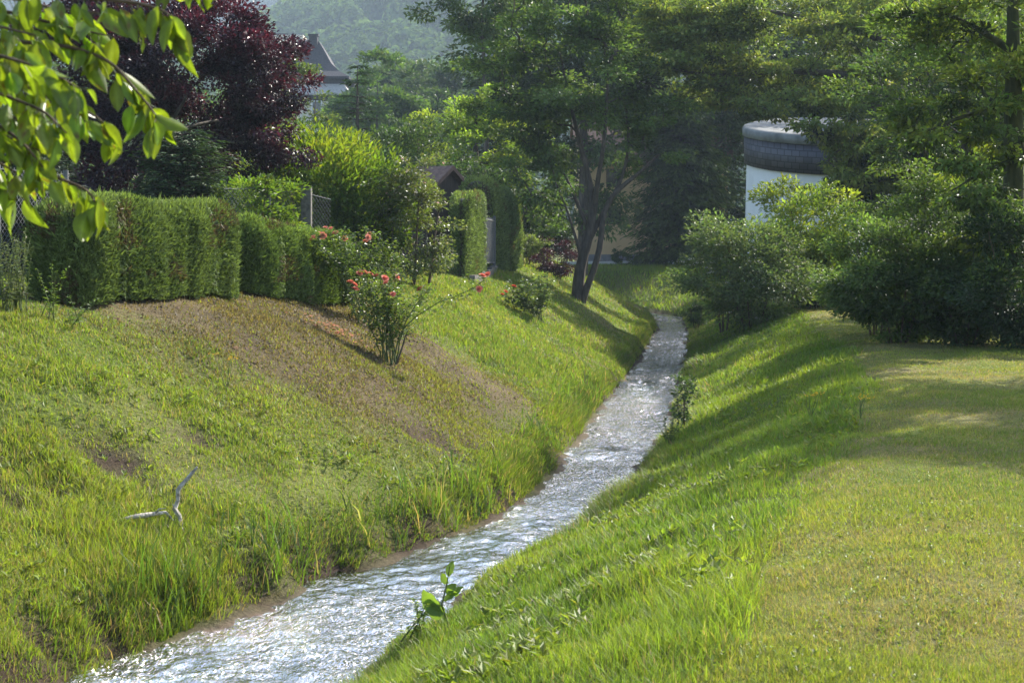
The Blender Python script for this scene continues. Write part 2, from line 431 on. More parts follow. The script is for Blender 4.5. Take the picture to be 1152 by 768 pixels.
# ------------------------------------------------------------------ grass
def blades(name, x, y, h, wd, col, mat, lean=.5, seg=2, z=None, az=None, flat=0.0):
    n = len(x); z = ground_z(x, y) - .01 if z is None else z
    az = rng.uniform(0, 2 * math.pi, n) if az is None else az
    ld = np.stack([np.cos(az), np.sin(az)], 1)
    fa = az + rng.normal(math.pi / 2, .5, n)
    sd = np.stack([np.cos(fa), np.sin(fa)], 1)
    lam = lean * rng.uniform(.15, 1.2, n)
    base = np.stack([x, y, z], 1)
    ts = [0, .5, 1] if seg == 2 else [0, 1]
    rows = []
    for tt in ts:
        c = base.copy(); c[:, :2] += ld * (h * lam * tt ** 1.8)[:, None]; c[:, 2] += h * (tt - flat * tt * tt) * np.sqrt(np.maximum(1 - (.6 * lam * tt) ** 2, .15))
        ww = wd * (1 if tt == 0 else .8 if tt < 1 else 0)
        rows.append((c, ww))
    mb = MB(); V = []
    if seg == 2:
        for k in (0, 1):
            c, ww = rows[k]; o = np.zeros_like(c); o[:, :2] = sd * np.reshape(ww, (-1, 1)) * .5
            V += [c - o, c + o]
        V.append(rows[2][0])
        V = np.stack(V, 1).reshape(-1, 3); i = np.arange(n)[:, None] * 5
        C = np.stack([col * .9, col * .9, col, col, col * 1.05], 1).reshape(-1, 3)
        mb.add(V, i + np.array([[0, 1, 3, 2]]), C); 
        # triangle tips share the same verts
        mb.f.append((i + np.array([[2, 3, 4]]), 0, True))
    else:
        c, ww = rows[0]; o = np.zeros_like(c); o[:, :2] = sd * np.reshape(ww, (-1, 1)) * .5
        V = np.stack([c - o, c + o, rows[1][0]], 1).reshape(-1, 3); i = np.arange(n)[:, None] * 3
        mb.add(V, i + np.array([[0, 1, 2]]), np.repeat(col, 3, 0))
    return tag(mb.build(name, mat), None, None, kind='stuff')

def wedge(n, lo, hi, wide=.375, m=2.8):
    D = np.exp(rng.uniform(math.log(lo), math.log(hi), n)); X = rng.uniform(-1, 1, n) * (wide * D + m)
    return X, D
def varied(base, n, v=.18, patch=None):
    c = np.asarray(base)[None] * (1 + rng.normal(0, v, (n, 1))) * (1 + rng.normal(0, .07, (n, 3)))
    return np.clip(c, .004, .6)

G_br = np.array([.205, .26, .034]); G_mid = np.array([.125, .192, .03]); G_dk = np.array([.075, .125, .025]); G_st = np.array([.26, .21, .105])
def grass_colour(x, y, a, b, straw_amt, seed):
    n = len(x); p = fbm(x * .8, y * .5, seed, 3); q = fbm(x * 2.5, y * 2.5, seed + 5, 2)
    t = np.clip((p - .3) * 2 + (q - .5) * .8, 0, 1)[:, None]
    c = a * (1 - t) + b * t
    st = rng.random(n) < straw_amt
    c = np.where(st[:, None], G_st, c)
    return np.clip(c * (1 + rng.normal(0, .16, (n, 1))) * (1 + rng.normal(0, .06, (n, 3))), .004, .6)

X, D = wedge(1150000, 4.6, 66)
Xl, Dl = wedge(1300000, 7, 40); ml = stream_d(Xl, Dl)[0] < 0; X = np.concatenate([X, Xl[ml]]); D = np.concatenate([D, Dl[ml]])
sd, d, brz, lw = zones(X, D)
r = rng.random(len(X))
k = 1 + np.clip((D - 7) / 10, 0, 4)                  # wider blades in place of finer, denser ones far off
Xf, Df = rng.uniform(-2, 22, 60000), rng.uniform(60, 90, 60000); sf, df = stream_d(Xf, Df); mf = (sf > 0) & (df > .1) & (Df < 86.3 - .166 * (Xf - 3.2)); xf, yf = Xf[mf], Df[mf]
blades('far_bank_grass', xf, yf, rng.uniform(.12, .3, len(xf)) * np.where(yf > 79, .4, 1), rng.uniform(.03, .06, len(xf)), grass_colour(xf, yf, G_mid, G_br, .04, 95), M_grass, .7, seg=1)
# right bank: long lush grass
m = (sd > 0) & (d > .02) & (r > lw)
x, y = X[m], D[m]; tall = fbm(x * .9, y * .9, 91, 3)
h = (.045 + .17 * np.clip(tall - .2, 0, 1)) * rng.uniform(.5, 1.25, m.sum()) * (1 - .0 * y)
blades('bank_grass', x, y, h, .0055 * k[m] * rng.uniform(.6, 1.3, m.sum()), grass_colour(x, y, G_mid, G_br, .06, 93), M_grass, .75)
# right lawn, mown
Xr, Dr = wedge(650000, 4.6, 45); Xr = np.abs(Xr); _, _, _, lr_ = zones(Xr, Dr); ml = rng.random(len(Xr)) < lr_
m = (sd > 0) & (r <= lw)
x, y = np.concatenate([X[m], Xr[ml]]), np.concatenate([D[m], Dr[ml]]); kl = 1 + np.clip((y - 7) / 10, 0, 4); nl = len(x); dry = np.clip((fbm(x * .45, y * .8, 61, 4) - .42) * 3.6, 0, .9) * (.5 + .9 * fbm(x * 2.6, y * 2.2, 63, 2)) + .5 * ((1.3 - np.abs(stream_d(x, y)[1] - 3.5) / 1.0).clip(0, 1)) * fbm(x * 1.3, y * .7, 65, 2)
blades('lawn_grass', x, y, rng.uniform(.015, .05, nl) * (1 - .3 * dry) * (.6 + .9 * fbm(x * 1.7, y * 1.7, 99, 3)), .0048 * kl * rng.uniform(.7, 1.4, nl),
       grass_colour(x, y, np.array([.125, .175, .032]), np.array([.225, .25, .04]), .07 + np.clip(dry, 0, 1) * .72, 97), M_grass, .9, seg=1)
# left slope, meadow grass
m = (sd < 0) & (d > .0) & (r > brz * .96) & (rng.random(len(X)) > scarred(X, D) * 1.5 * fbm(X * 2.5, D * 2.5, 107, 3))
x, y = X[m], D[m]; tall = fbm(x * .7, y * .7, 101, 3); bare = fbm(x * 1.1, y * 1.1, 103, 3)
keep = rng.random(len(x)) < np.clip((.74 - bare) * 6, .35, 1)
x, y = x[keep], y[keep]; tall = tall[keep]; kk = k[m][keep]
low = np.clip(blur_inside(BROWN, x, y, .9), 0, 1)
far = sstep(24, 34, y)
h = (.06 + .2 * np.clip(tall - .3, 0, 1)) * rng.uniform(.4, 1.3, len(x)) * (1 - .6 * low) * (1 - .4 * sstep(11.5, 13.5, y) * sstep(26, 23, y))
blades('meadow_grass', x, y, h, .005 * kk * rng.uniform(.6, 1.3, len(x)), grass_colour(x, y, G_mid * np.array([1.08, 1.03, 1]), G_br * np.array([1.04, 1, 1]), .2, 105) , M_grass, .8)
# brown mown strip: sparse short stubble
m = (sd < 0) & (d > .15) & (brz > .02) & (rng.random(len(X)) < brz)
x, y = X[m], D[m]; p = fbm(x * .9, y * .6, 111, 3)
dl = np.clip((d[m] - .8) / 3.0, 0, 1)
keep = rng.random(len(x)) < np.clip(.8 - dl * .5 + (p - .5) * 2.2, .12, 1)
x, y, dl, kk = x[keep], y[keep], dl[keep], k[m][keep]
stf = np.clip(.14 + dl * .75 + (fbm(x * 1.2, y * .8, 113, 3) - .5) * .8, .1, .92)
cg = grass_colour(x, y, np.array([.13, .155, .032]), np.array([.19, .2, .04]), 0, 115)
stc = np.where(rng.random((len(x), 1)) < .35, np.array([.19, .145, .075]), np.array([.1, .075, .04])) * (1 + rng.normal(0, .2, (len(x), 1)))
cg = np.where((rng.random(len(x)) < stf)[:, None], stc, cg)
blades('mown_stubble', x, y, rng.uniform(.025, .065, len(x)), .008 * kk * rng.uniform(.7, 1.3, len(x)), np.clip(cg, .01, .6), M_grass, 1.0, seg=1)
# tufts and reeds along the left waterline
def tuft_points(specs):
    xs, ys, hs = [], [], []
    for px, py, n, spread, hh in specs:
        c = hit(px, py)
        xs.append(c[0] + rng.normal(0, spread, n)); ys.append(c[1] + rng.normal(0, spread * 1.2, n)); hs.append(hh * rng.uniform(.3, 1.0, n))
    return np.concatenate(xs), np.concatenate(ys), np.concatenate(hs)
sp = [(195, 690, 150, .16, .6), (230, 680, 130, .16, .45), (170, 715, 70, .2, .35), (275, 640, 60, .2, .35), (310, 645, 110, .18, .5), (340, 630, 50, .13, .55), (420, 622, 90, .2, .4), (460, 612, 110, .2, .45),
      (500, 600, 110, .2, .42), (540, 582, 130, .2, .5), (575, 560, 60, .2, .35), (600, 535, 40, .25, .3), (655, 468, 160, .3, .4), (690, 462, 300, .3, .55), (700, 455, 220, .3, .5), (620, 500, 100, .25, .35),
      (90, 730, 60, .22, .3), (40, 745, 50, .2, .25), (255, 600, 30, .2, .3), (300, 600, 30, .2, .35)]
x, y, h = tuft_points(sp); s_, d_ = stream_d(x, y); m = (d_ > .0) & (s_ < 0); x, y, h = x[m], y[m], h[m]
blades('reed_grass', x, y, h, .012 * (1 + np.clip((y - 9) / 16, 0, 1.5)) * rng.uniform(.5, 1.2, len(x)), grass_colour(x, y, G_dk, G_mid * 1.1, .1, 121), M_grass, .7)
# shaggy overhanging fringe on both edges of the water
uu = rng.uniform(0, len(CL) - 1.01, 330000); uu = uu[(np.interp(uu, np.arange(len(CL)), CL[:, 1]) > 7)]
w_ = 1 / np.maximum(np.interp(uu, np.arange(len(CL)), CL[:, 1]), 8); uu = uu[rng.random(len(uu)) < w_ * 22]
sg = np.where(rng.random(len(uu)) < .6, -1, 1)
c = np.stack([np.interp(uu, np.arange(len(CL)), CL[:, j]) for j in range(3)], 1); tg = np.stack([np.interp(uu, np.arange(len(CL)), CT[:, j]) for j in range(2)], 1)
off = c[:, 2] + rng.normal(.16, .17, len(uu))
x = c[:, 0] + tg[:, 1] * off * sg; y = c[:, 1] - tg[:, 0] * off * sg
zq = ground_z(x, y); m = (y < 66) & (zq > .0); x, y = x[m], y[m]
az = np.arctan2(tg[:, 0] * sg, -tg[:, 1] * sg)[m] + rng.normal(0, .8, len(x))
kk = 1 + np.clip((y - 8) / 12, 0, 3)
blades('waterside_grass', x, y, rng.uniform(.06, .22, len(x)) * np.clip(.3 + 1.5 * (fbm(x * 1.1, y * .8, 133, 2) - .3), .2, 1), .006 * kk * rng.uniform(.6, 1.3, len(x)),
       grass_colour(x, y, G_mid * .9, G_br, .2, 131), M_grass, 1.0, az=az)
# low broad-leaved weeds scattered through the bank grass
def leaf_quads(mb, pos, ax, nr, ln, wd, col, fold=.15, mat=0):
    n = len(pos); ax = norm(ax); sdv = norm(np.cross(ax, nr)); nr = np.cross(sdv, ax)
    ln = np.broadcast_to(ln, (n,))[:, None]; wd = np.broadcast_to(wd, (n,))[:, None]
    mid = pos + ax * ln * .45
    V = np.stack([pos, mid - sdv * wd * .5 + nr * wd * fold, pos + ax * ln - nr * ln * .08, mid + sdv * wd * .5 + nr * wd * fold], 1).reshape(-1, 3)
    i = np.arange(n)[:, None] * 4
    mb.add(V, i + np.array([[0, 1, 2, 3]]), np.repeat(col, 4, 0), mat, False)
X, D = wedge(60000, 8, 32); sd, d, brz, lw = zones(X, D)
m = (sd < 0) & (d > .3) & (rng.random(len(X)) < brz * np.clip((fbm(X * 1.2, D * 1.2, 151, 3) - .35) * 3, .05, 1)); X, D = X[m], D[m]; n = len(X)
mb = MB(); rr = rng.gamma(2.0, .004, n) + .004
tet = norm(np.array([[1, 1, .8], [-1, -1, .8], [-1, 1, -.8], [1, -1, -.8], [.2, .1, 1.1]])); V = np.stack([X, D, ground_z(X, D)], 1)[:, None] + tet[None] * rr[:, None, None] * rng.uniform(.5, 1.5, (n, 5, 3)) * np.array([1.3, 1.3, .8])
mb.add(V.reshape(-1, 3), (np.arange(n)[:, None, None] * 5 + np.array([[0, 2, 3], [1, 3, 2], [0, 4, 2], [4, 1, 2], [0, 3, 4], [4, 3, 1]])[None]).reshape(-1, 3), np.repeat(varied([.125, .092, .058], n, .3), 5, 0), 0, False)
tag(mb.build('soil_clods', mg), None, None, kind='stuff')
X, D = wedge(11000, 5, 30); sd, d, brz, lw = zones(X, D)
m = (d > .3) & (brz < .4) & (fbm(X * .9, D * .9, 141, 2) > np.where(lw > .5, .42, .5)); X, D = X[m], D[m]; lw = lw[m]
mb = MB(); z = ground_z(X, D)
for j in range(5):
    az = rng.uniform(0, 6.28, len(X)); ax = np.stack([np.cos(az), np.sin(az), rng.uniform(.3, 1.2, len(X))], 1)
    h0 = np.where(lw > .5, .0, .03)
    leaf_quads(mb, np.stack([X, D, z + h0 + rng.uniform(0, .04, len(X))], 1), ax, np.stack([-np.cos(az) * .3, -np.sin(az) * .3, np.ones(len(X))], 1), np.where(lw > .5, .022, .07) * rng.uniform(.6, 1.3, len(X)), np.where(lw > .5, .014, .03), varied([.15, .19, .03], len(X)))
tag(mb.build('broadleaf_weeds', M_grass), None, None, kind='stuff')

# ------------------------------------------------------------------ plant builders
def skeleton(mb, trunks, clumps, r_tip=.01, power=.5, sides=6, col=(1, 1, 1), up=.35, wig=.06, lr=None):
    lr = lr or rng
    P = []; par = []; fix = []; trunk_of = []
    for tr in trunks:
        pts = np.array([q[:3] for q in tr], float); rad = np.array([q[3] for q in tr], float)
        seg = np.linalg.norm(np.diff(pts, axis=0), axis=1); s = np.concatenate([[0], np.cumsum(seg)])
        nn = max(4, int(s[-1] / .35)); u = np.linspace(0, s[-1], nn)
        # smooth interpolation
        q = np.stack([np.interp(u, s, pts[:, k]) for k in range(3)], 1)
        for _ in range(2): q[1:-1] = .5 * q[1:-1] + .25 * (q[:-2] + q[2:])
        q[1:-1] += lr.normal(0, wig * .35, q[1:-1].shape) * np.interp(u, s, rad)[1:-1, None]
        r = np.interp(u, s, rad)
        mb.tube(q, r, max(sides, 8), col)
        st = len(P)
        for k in range(nn):
            P.append(q[k]); par.append(-1 if k == 0 else st + k - 1); fix.append(r[k])
    nb = len(P); P = list(P); chains = []
    cl = np.asarray(clumps)[:, :3] if len(clumps) else np.zeros((0, 3))
    if len(cl):
        base = np.array(P)
        order = np.argsort([np.min(np.linalg.norm(base - c, axis=1)) for c in cl])
        for ci in order:
            c = cl[ci]; A = np.array(P)
            dv = c - A; ds = np.linalg.norm(dv, axis=1)
            cost = ds + .9 * np.maximum(0, A[:, 2] - c[2] + .15 * ds)
            low = np.arange(len(A)) < nb
            cost = np.where(low & (np.array(fix + [0] * (len(A) - nb)) <= 0), 1e9, cost)
            k = int(cost.argmin()); a = A[k]; L = np.linalg.norm(c - a)
            m = 4 if L > .8 else 3
            ch = [k]
            for j in range(1, m + 1):
                tt = j / m
                q = a + (c - a) * tt; q[2] += up * L * .35 * math.sin(math.pi * tt) 
                if j < m: q = q + lr.normal(0, wig * L, 3)
                P.append(q); par.append(ch[-1]); ch.append(len(P) - 1)
            chains.append(ch)
    cnt = np.zeros(len(P))
    for ch in chains: cnt[ch[-1]] += 1
    for k in range(len(P) - 1, nb - 1, -1):
        if par[k] >= 0: cnt[par[k]] += cnt[k]
    A = np.array(P)
    for ch in chains:
        r = r_tip * np.maximum(cnt[ch], 1) ** power
        r[0] = r[1] if ch[0] >= nb else min(r[1] * 1.25, fix[ch[0]])
        r = np.minimum(r, .6 * fix[ch[0]] if ch[0] < nb else 9)
        mb.tube(A[ch], r, 5, col, cap=False)

def crown(center, rad, n, lr, shell=.5, r=(.35, .7), bottom=-1.0, lump=.25):
    out = []
    while len(out) < n:
        v = lr.normal(0, 1, 3); v /= np.linalg.norm(v)
        if v[2] < bottom: continue
        q = lr.random() ** (1 / 3) * (1 - shell) + shell * (1 - .35 * lr.random() ** 2)
        lumpy = 1 + lump * math.sin(v[0] * 5 + center[0] * 3) * math.sin(v[1] * 4 + center[1]) + lump * math.sin(v[2] * 6 + center[2])
        p = np.asarray(center) + v * np.asarray(rad) * q * lumpy
        out.append((*p, lr.uniform(*r)))
    return out

def foliage(mb, clumps, per, size, col, lr, wr=.55, flat=.55, vary=.22, leafvary=.16, col2=None, droop=.0, upbias=1.0, c2f=.3, center=None, tips=.0):
    C = np.asarray(clumps); n = len(C)
    counts = np.maximum(4, (per * (C[:, 3] / C[:, 3].mean()) ** 2).astype(int)); idx = np.repeat(np.arange(n), counts); N = len(idx)
    g = lr.normal(0, 1, (N, 3)); g = norm(g) * (lr.random((N, 1)) ** .5)
    pos = C[idx, :3] + g * C[idx, 3:4] * np.array([1, 1, flat])
    # leaves come in sprays: snap part of the offset to a few sub-points
    if center is None: center = C[:, :3].mean(0)
    out = norm(pos - center)
    ax = norm(g * np.array([1, 1, .5]) + out * .5 + lr.normal(0, .5, (N, 3)) + np.array([0, 0, -droop]))
    nr = norm(np.array([0, 0, upbias]) + out * .35 + lr.normal(0, .55, (N, 3)))
    col = np.asarray(col) * np.array([1.3, 1.18, 1.15]); col2 = None if col2 is None else np.asarray(col2) * np.array([1.15, 1.05, 1.1])
    base = np.asarray(col)[None] * (1 + lr.normal(0, vary, (n, 1)))[idx]
    if col2 is not None:
        t = (lr.random(n) < c2f)[idx][:, None] * lr.uniform(.4, 1, (N, 1)); base = base * (1 - t) + np.asarray(col2)[None] * t
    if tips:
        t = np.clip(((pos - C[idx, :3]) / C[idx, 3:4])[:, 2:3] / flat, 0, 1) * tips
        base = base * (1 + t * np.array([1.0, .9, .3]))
    c = np.clip(base * (1 + lr.normal(0, leafvary, (N, 1))) * (1 + lr.normal(0, .06, (N, 3))), .003, .7)
    leaf_quads(mb, pos, ax, nr, size * lr.uniform(.65, 1.3, N), size * wr * lr.uniform(.7, 1.2, N), c)

def plant(name, label, cat, base, trunks, clumps, per, size, col, leafmat=None, bark=None, group=None, seed=1, r_tip=.01, up=.35, crown_name='crown', trunk_name='trunk', wig=.06, **kw):
    lr = np.random.default_rng(seed)
    e = empty(name, base, label, cat, group)
    mb = MB(); skeleton(mb, trunks, clumps, r_tip, lr=lr, up=up, wig=wig); mb.build(trunk_name, bark or M_bark, e)
    mb = MB(); foliage(mb, clumps, per, size, col, lr, **kw); mb.build(crown_name, leafmat or M_leaf, e)
    return e

def shrub(name, label, cat, x, y, rad, h, n, per, size, col, seed=1, group=None, stems=6, z=None, r=None, bottom=.12, leafmat=None, bark=None, rt=.006, lean=(0, 0), **kw):
    lr = np.random.default_rng(seed + 500)
    z = gz(x, y) if z is None else z
    cz = z + h * (.5 + bottom / 2); rz_ = h * (.5 - bottom / 2)
    cl = crown((x, y, cz), (rad, rad * .85, rz_), n, lr, r=r or (rad * .2, rad * .42))
    cl = [(a + lean[0] * (c - z), b + lean[1] * (c - z), max(c, z + .12), q) for a, b, c, q in cl]
    tr = []
    for k in range(stems):
        an = k / stems * 6.28 + lr.uniform(0, .6); b0 = np.array([x + .12 * rad * math.cos(an), y + .12 * rad * math.sin(an), z - .05])
        tp = np.array([x + rad * .5 * math.cos(an), y + rad * .5 * math.sin(an), z + h * lr.uniform(.55, .8)])
        m = b0 * .5 + tp * .5; m[2] += .08 * h
        tr.append([(*b0, rt * 3), (*m, rt * 2.2), (*tp, rt)])
    return plant(name, label, cat, (x, y, z), tr, cl, per, size, col, leafmat, bark or M_twig, group, seed, rt, crown_name='foliage', trunk_name='branchwork', **kw)

def conifer(name, label, x, y, h, rad, col, seed, group=None, tiers=34, per=8, needle=.22, droop=.45, bare=.03, dens=14, z=None, power=.8, cat='conifer'):
    lr = np.random.default_rng(seed); z = gz(x, y) if z is None else z
    e = empty(name, (x, y, z), label, cat, group)
    tb = MB(); fb = MB()
    tb.tube([(x, y, z - .1), (x, y, z + h * .5), (x, y, z + h * .98)], [.045 * rad + .06, .03 * rad + .03, .01], 8)
    PP, AX, NR, CC = [], [], [], []
    for k in range(tiers):
        t = bare + (1 - bare) * (k + lr.random()) / tiers; zz_ = z + h * t
        R = rad * (1 - t) ** power * lr.uniform(.75, 1.12) + .12
        for j in range(per):
            an = lr.uniform(0, 6.28); dr = np.array([math.cos(an), math.sin(an), 0]); ln = R * lr.uniform(.7, 1.1)
            u = np.linspace(0, 1, 6)
            p = np.array([x, y, zz_])[None] + dr[None] * (u * ln)[:, None]; p[:, 2] += .25 * ln * u - droop * ln * u ** 1.8 + .12 * ln * u ** 4
            tb.tube(p, np.linspace(.012 + .006 * R, .003, 6), 4, cap=False)
            m = max(5, int(dens * ln)); q = lr.uniform(.12, 1, m) ** .7
            pp = np.stack([np.interp(q, u, p[:, i_]) for i_ in range(3)], 1) + lr.normal(0, .05 * ln + .03, (m, 3)) * np.array([1, 1, .6])
            sidev = np.array([-dr[1], dr[0], 0]); sg_ = lr.choice([-1, 1], m)
            ax = dr[None] * lr.uniform(.5, 1.2, (m, 1)) + sidev[None] * (sg_ * lr.uniform(.2, 1, m))[:, None] + np.array([0, 0, -1])[None] * lr.uniform(.1, .8, (m, 1)) * droop * 1.6
            PP.append(pp); AX.append(ax); NR.append(np.array([0, 0, 1])[None] + dr[None] * .3 + lr.normal(0, .3, (m, 3)))
            cc = np.asarray(col)[None] * np.array([1.25, 1.15, 1.1]) * (1 + lr.normal(0, .18)) * (1 + lr.normal(0, .15, (m, 1))); CC.append(np.clip(cc * (.9 + .35 * q[:, None] ** 3), .003, .5))
    PP = np.concatenate(PP); n = len(PP)
    leaf_quads(fb, PP, np.concatenate(AX), np.concatenate(NR), needle * lr.uniform(.6, 1.3, n), needle * .34 * lr.uniform(.7, 1.2, n), np.concatenate(CC))
    tb.build('trunk', M_bark, e); fb.build('crown', M_needle, e)
    return e

# ------------------------------------------------------------------ buildings
def uvbox_cyl(): pass
def tower():
    c = W(938, 285, 62); R = 3.75; cx, cy_ = c[0], c[1]; z0 = gz(cx, cy_) - .3
    e = empty('round_tower', (cx, cy_, z0), 'white round tower with a dark slate band under its pale rim', 'tower')
    n = 96; an = np.linspace(0, 2 * math.pi, n, endpoint=False)
    tilt = lambda a: 8.0 + .72 * np.sin(a)       # the roof leans towards the viewer
    def ring(r, zf): return np.stack([cx + r * np.cos(an), cy_ + r * np.sin(an), np.full(n, zf) if np.isscalar(zf) else zf], 1)
    def shell(rings, name, mat, uv=False, caps=False):
        mb = MB(); V = np.concatenate(rings); m = len(rings)
        j = np.arange(n); j2 = (j + 1) % n
        for k in range(m - 1): 
            mb.f.append((np.stack([k*n + j, k*n + j2, (k+1)*n + j2, (k+1)*n + j], 1), 0, True))
        mb.v.append(V); mb.c.append(np.ones((len(V), 3))); mb.n = len(V)
        if caps: mb.f.append((np.array([np.arange(n) + (m-1)*n]), 0, False))
        o = mb.build(name, mat, e)
        if uv:
            uvl = o.data.uv_layers.new(name='UVMap'); d = np.zeros((len(o.data.loops), 2), np.float32)
            vi = np.zeros(len(o.data.loops), np.int32); o.data.loops.foreach_get('vertex_index', vi)
            a_ = an[vi % n] * R; d[:, 0] = a_; d[:, 1] = V[vi][:, 2] - tilt(an[vi % n]); uvl.data.foreach_set('uv', d.ravel())
        return o
    t = tilt(an)
    shell([ring(R + .14, z0), ring(R, t - 1.1)], 'wall', M_white)
    shell([ring(R - .05, t - 1.17), ring(R + .12, t - 1.2), ring(R + .12, t), ring(R - .05, t + .02)], 'slate_band', M_slateband, uv=True)
    shell([ring(R + .0, t - .02), ring(R + .19, t + .01), ring(R + .19, t + .3), ring(R + .12, t + .4), ring(R - .1, t + .45), ring(1.2, (t - 8.0) * .32 + 8.42), ring(.05, 8.42)], 'roof_rim', M_zinc, caps=True)
tower()

def gable_house(name, label, x0, x1, y0, y1, z0, ze, zr, wallm, roofm, windows, plinth=0, axis='x', over=.4, group=None):
    cx, cy_ = (x0 + x1) / 2, (y0 + y1) / 2
    e = empty(name, (cx, cy_, z0), label, 'house' if 'house' in name else 'shed', group)
    mb = MB()
    V = [(x0,y0,z0),(x1,y0,z0),(x1,y1,z0),(x0,y1,z0),(x0,y0,ze),(x1,y0,ze),(x1,y1,ze),(x0,y1,ze)]
    if axis == 'x': V += [(x0,cy_,zr),(x1,cy_,zr)]; G = [[4,7,8],[6,5,9]]
    else: V += [(cx,y0,zr),(cx,y1,zr)]; G = [[5,4,8],[7,6,9]]
    mb.add(V, [[0,1,5,4],[1,2,6,5],[2,3,7,6],[3,0,4,7]], smooth=False)
    mb.add(V, G, smooth=False)
    mb.build('wall', wallm, e)
    rb = MB(); th = .14
    if axis == 'x':
        sl = (zr - ze) / (cy_ - y0)
        for s_ in (-1, 1):
            yo = cy_ + s_ * (cy_ - y0 + over); zo = ze - sl * over
            q = [(x0-over, yo, zo+.03), (x1+over, yo, zo+.03), (x1+over, cy_, zr+.03), (x0-over, cy_, zr+.03)]
            v = q + [(a_, b_, c_ + th) for a_, b_, c_ in q]
            f = [[0,3,2,1],[4,5,6,7],[0,1,5,4],[1,2,6,5],[3,0,4,7]]
            rb.add(v, f if s_ < 0 else [k[::-1] for k in f], smooth=False)
    else:
        sl = (zr - ze) / (cx - x0)
        for s_ in (-1, 1):
            xo = cx + s_ * (cx - x0 + over); zo = ze - sl * over
            q = [(xo, y0-over, zo+.03), (cx, y0-over, zr+.03), (cx, y1+over, zr+.03), (xo, y1+over, zo+.03)]
            v = q + [(a_, b_, c_ + th) for a_, b_, c_ in q]
            f = [[0,3,2,1],[4,5,6,7],[0,1,5,4],[3,0,4,7],[2,3,7,6]]
            rb.add(v, f, smooth=False)
    rb.build('roof', roofm, e)
    for (wx, wz, ww, wh) in windows:
        fb = MB(); t = .07
        for cxx, czz, hx, hz in ((wx, wz + wh/2, ww/2 + t, t/2), (wx, wz - wh/2, ww/2 + t, t/2), (wx - ww/2 - t/2, wz, t/2, wh/2 - t/2), (wx + ww/2 + t/2, wz, t/2, wh/2 - t/2), (wx, wz, t*.3, wh/2 - t/2)):
            fb.box((cxx, y0 - .03, czz), (hx, .04, hz))
        fo = fb.build('window', M_frame if plinth == 0 else M_darkwood, e)
        pb = MB(); pb.box((wx, y0 - .012, wz), (ww/2, .01, wh/2)); po = pb.build('pane', M_glass, e); po.parent = fo; po.location = (0, 0, 0)
    if plinth:
        pb = MB(); pb.box((cx, y0 - .03, z0 + plinth/2), ((x1-x0)/2 + .03, .05, plinth/2)); pb.build('plinth', M_plinth, e)
    return e
b_ = W(690, 288, 89)
gable_house('tan_house', 'tan rendered house with a grey plinth and small dark window, behind the forked tree', 4.3, 13.5, 89, 98, gz(6, 88), gz(6, 88) + 6.6, gz(6, 88) + 10.5, M_tan, M_brownroof,
            [(W(690.5, 243, 89)[0], W(690, 243, 89)[2], .8, .98), (8.9, 4.9, .8, .98), (W(690.5, 200, 89)[0], 7.6, .8, 1.1)], plinth=.65)
gs = W(497, 200, 43)
gable_house('garden_shed', 'small dark wooden shed with a brown gable roof, peeping over the clipped hedge', -2.9, -1.85, 42.3, 44.3, 2.3, 4.72, 5.38, M_darkwood, M_brownroof, [], axis='x', over=.22).rotation_euler.z = -.6

def villa():
    x, y = W(343, 0, 170)[0], 174.0; z = W(0, 150, 170)[2]
    e = empty('slate_roofed_villa', (x, y, z), 'cream villa with a tall flared dark slate roof and chimney on the hillside', 'house')
    mb = MB(); mb.box((x, y, z + 1.5 - 3), (4.9, 4.6, 5.2)); mb.build('wall', M_cream, e)
    def loft(prof, name, mat, par):
        mb = MB(); V = []
        for hx, hy, hz in prof: V += [(x-hx, y-hy, hz), (x+hx, y-hy, hz), (x+hx, y+hy, hz), (x-hx, y+hy, hz)]
        f = []
        for k in range(len(prof) - 1):
            for j in range(4): f.append([4*k + j, 4*k + (j+1) % 4, 4*k + 4 + (j+1) % 4, 4*k + 4 + j])
        f.append([4*(len(prof)-1) + j for j in range(4)])
        mb.add(V, f, smooth=False); return mb.build(name, mat, par)
    zz = lambda py: W(0, py, 170)[2]
    loft([(5.5, 5.2, zz(108)), (5.5, 5.2, zz(106)), (4.9, 4.6, zz(98)), (4.4, 4.2, zz(92))], 'lower_roof', M_greyroof, e)
    loft([(4.75, 4.4, zz(106)), (4.75, 4.4, zz(89))], 'slate_storey', M_slateroof, e)
    ro = loft([(5.35, 5.0, zz(89.5)), (5.4, 5.05, zz(87)), (4.1, 3.9, zz(80)), (3.0, 2.9, zz(70)), (2.1, 2.0, zz(55)), (1.3, 1.2, zz(43)), (.2, .3, zz(39))], 'roof', M_slateroof, e)
    cb = MB(); cb.box((x + .65, y - 1.2, zz(44)), (.5, .5, .85)); cb.box((x + .65, y - 1.2, zz(36)), (.62, .62, .1)); c_ = cb.build('chimney', M_slateroof, e); c_.parent = ro; c_.location = (0, 0, 0)
    for wx in (x + 1.5, x + 3.6):
        fb = MB(); wz = zz(124)
        fb.box((wx, y - 4.63, wz + 1), (.62, .05, .06)); fb.box((wx, y - 4.63, wz - 1), (.62, .05, .06)); fb.box((wx - .56, y - 4.63, wz), (.06, .05, .94)); fb.box((wx + .56, y - 4.63, wz), (.06, .05, .94))
        fo = fb.build('window', M_frame, e)
        pb = MB(); pb.box((wx, y - 4.62, wz), (.5, .015, .94)); po = pb.build('pane', M_glass, e); po.parent = fo; po.location = (0, 0, 0)
villa()
mb = MB()
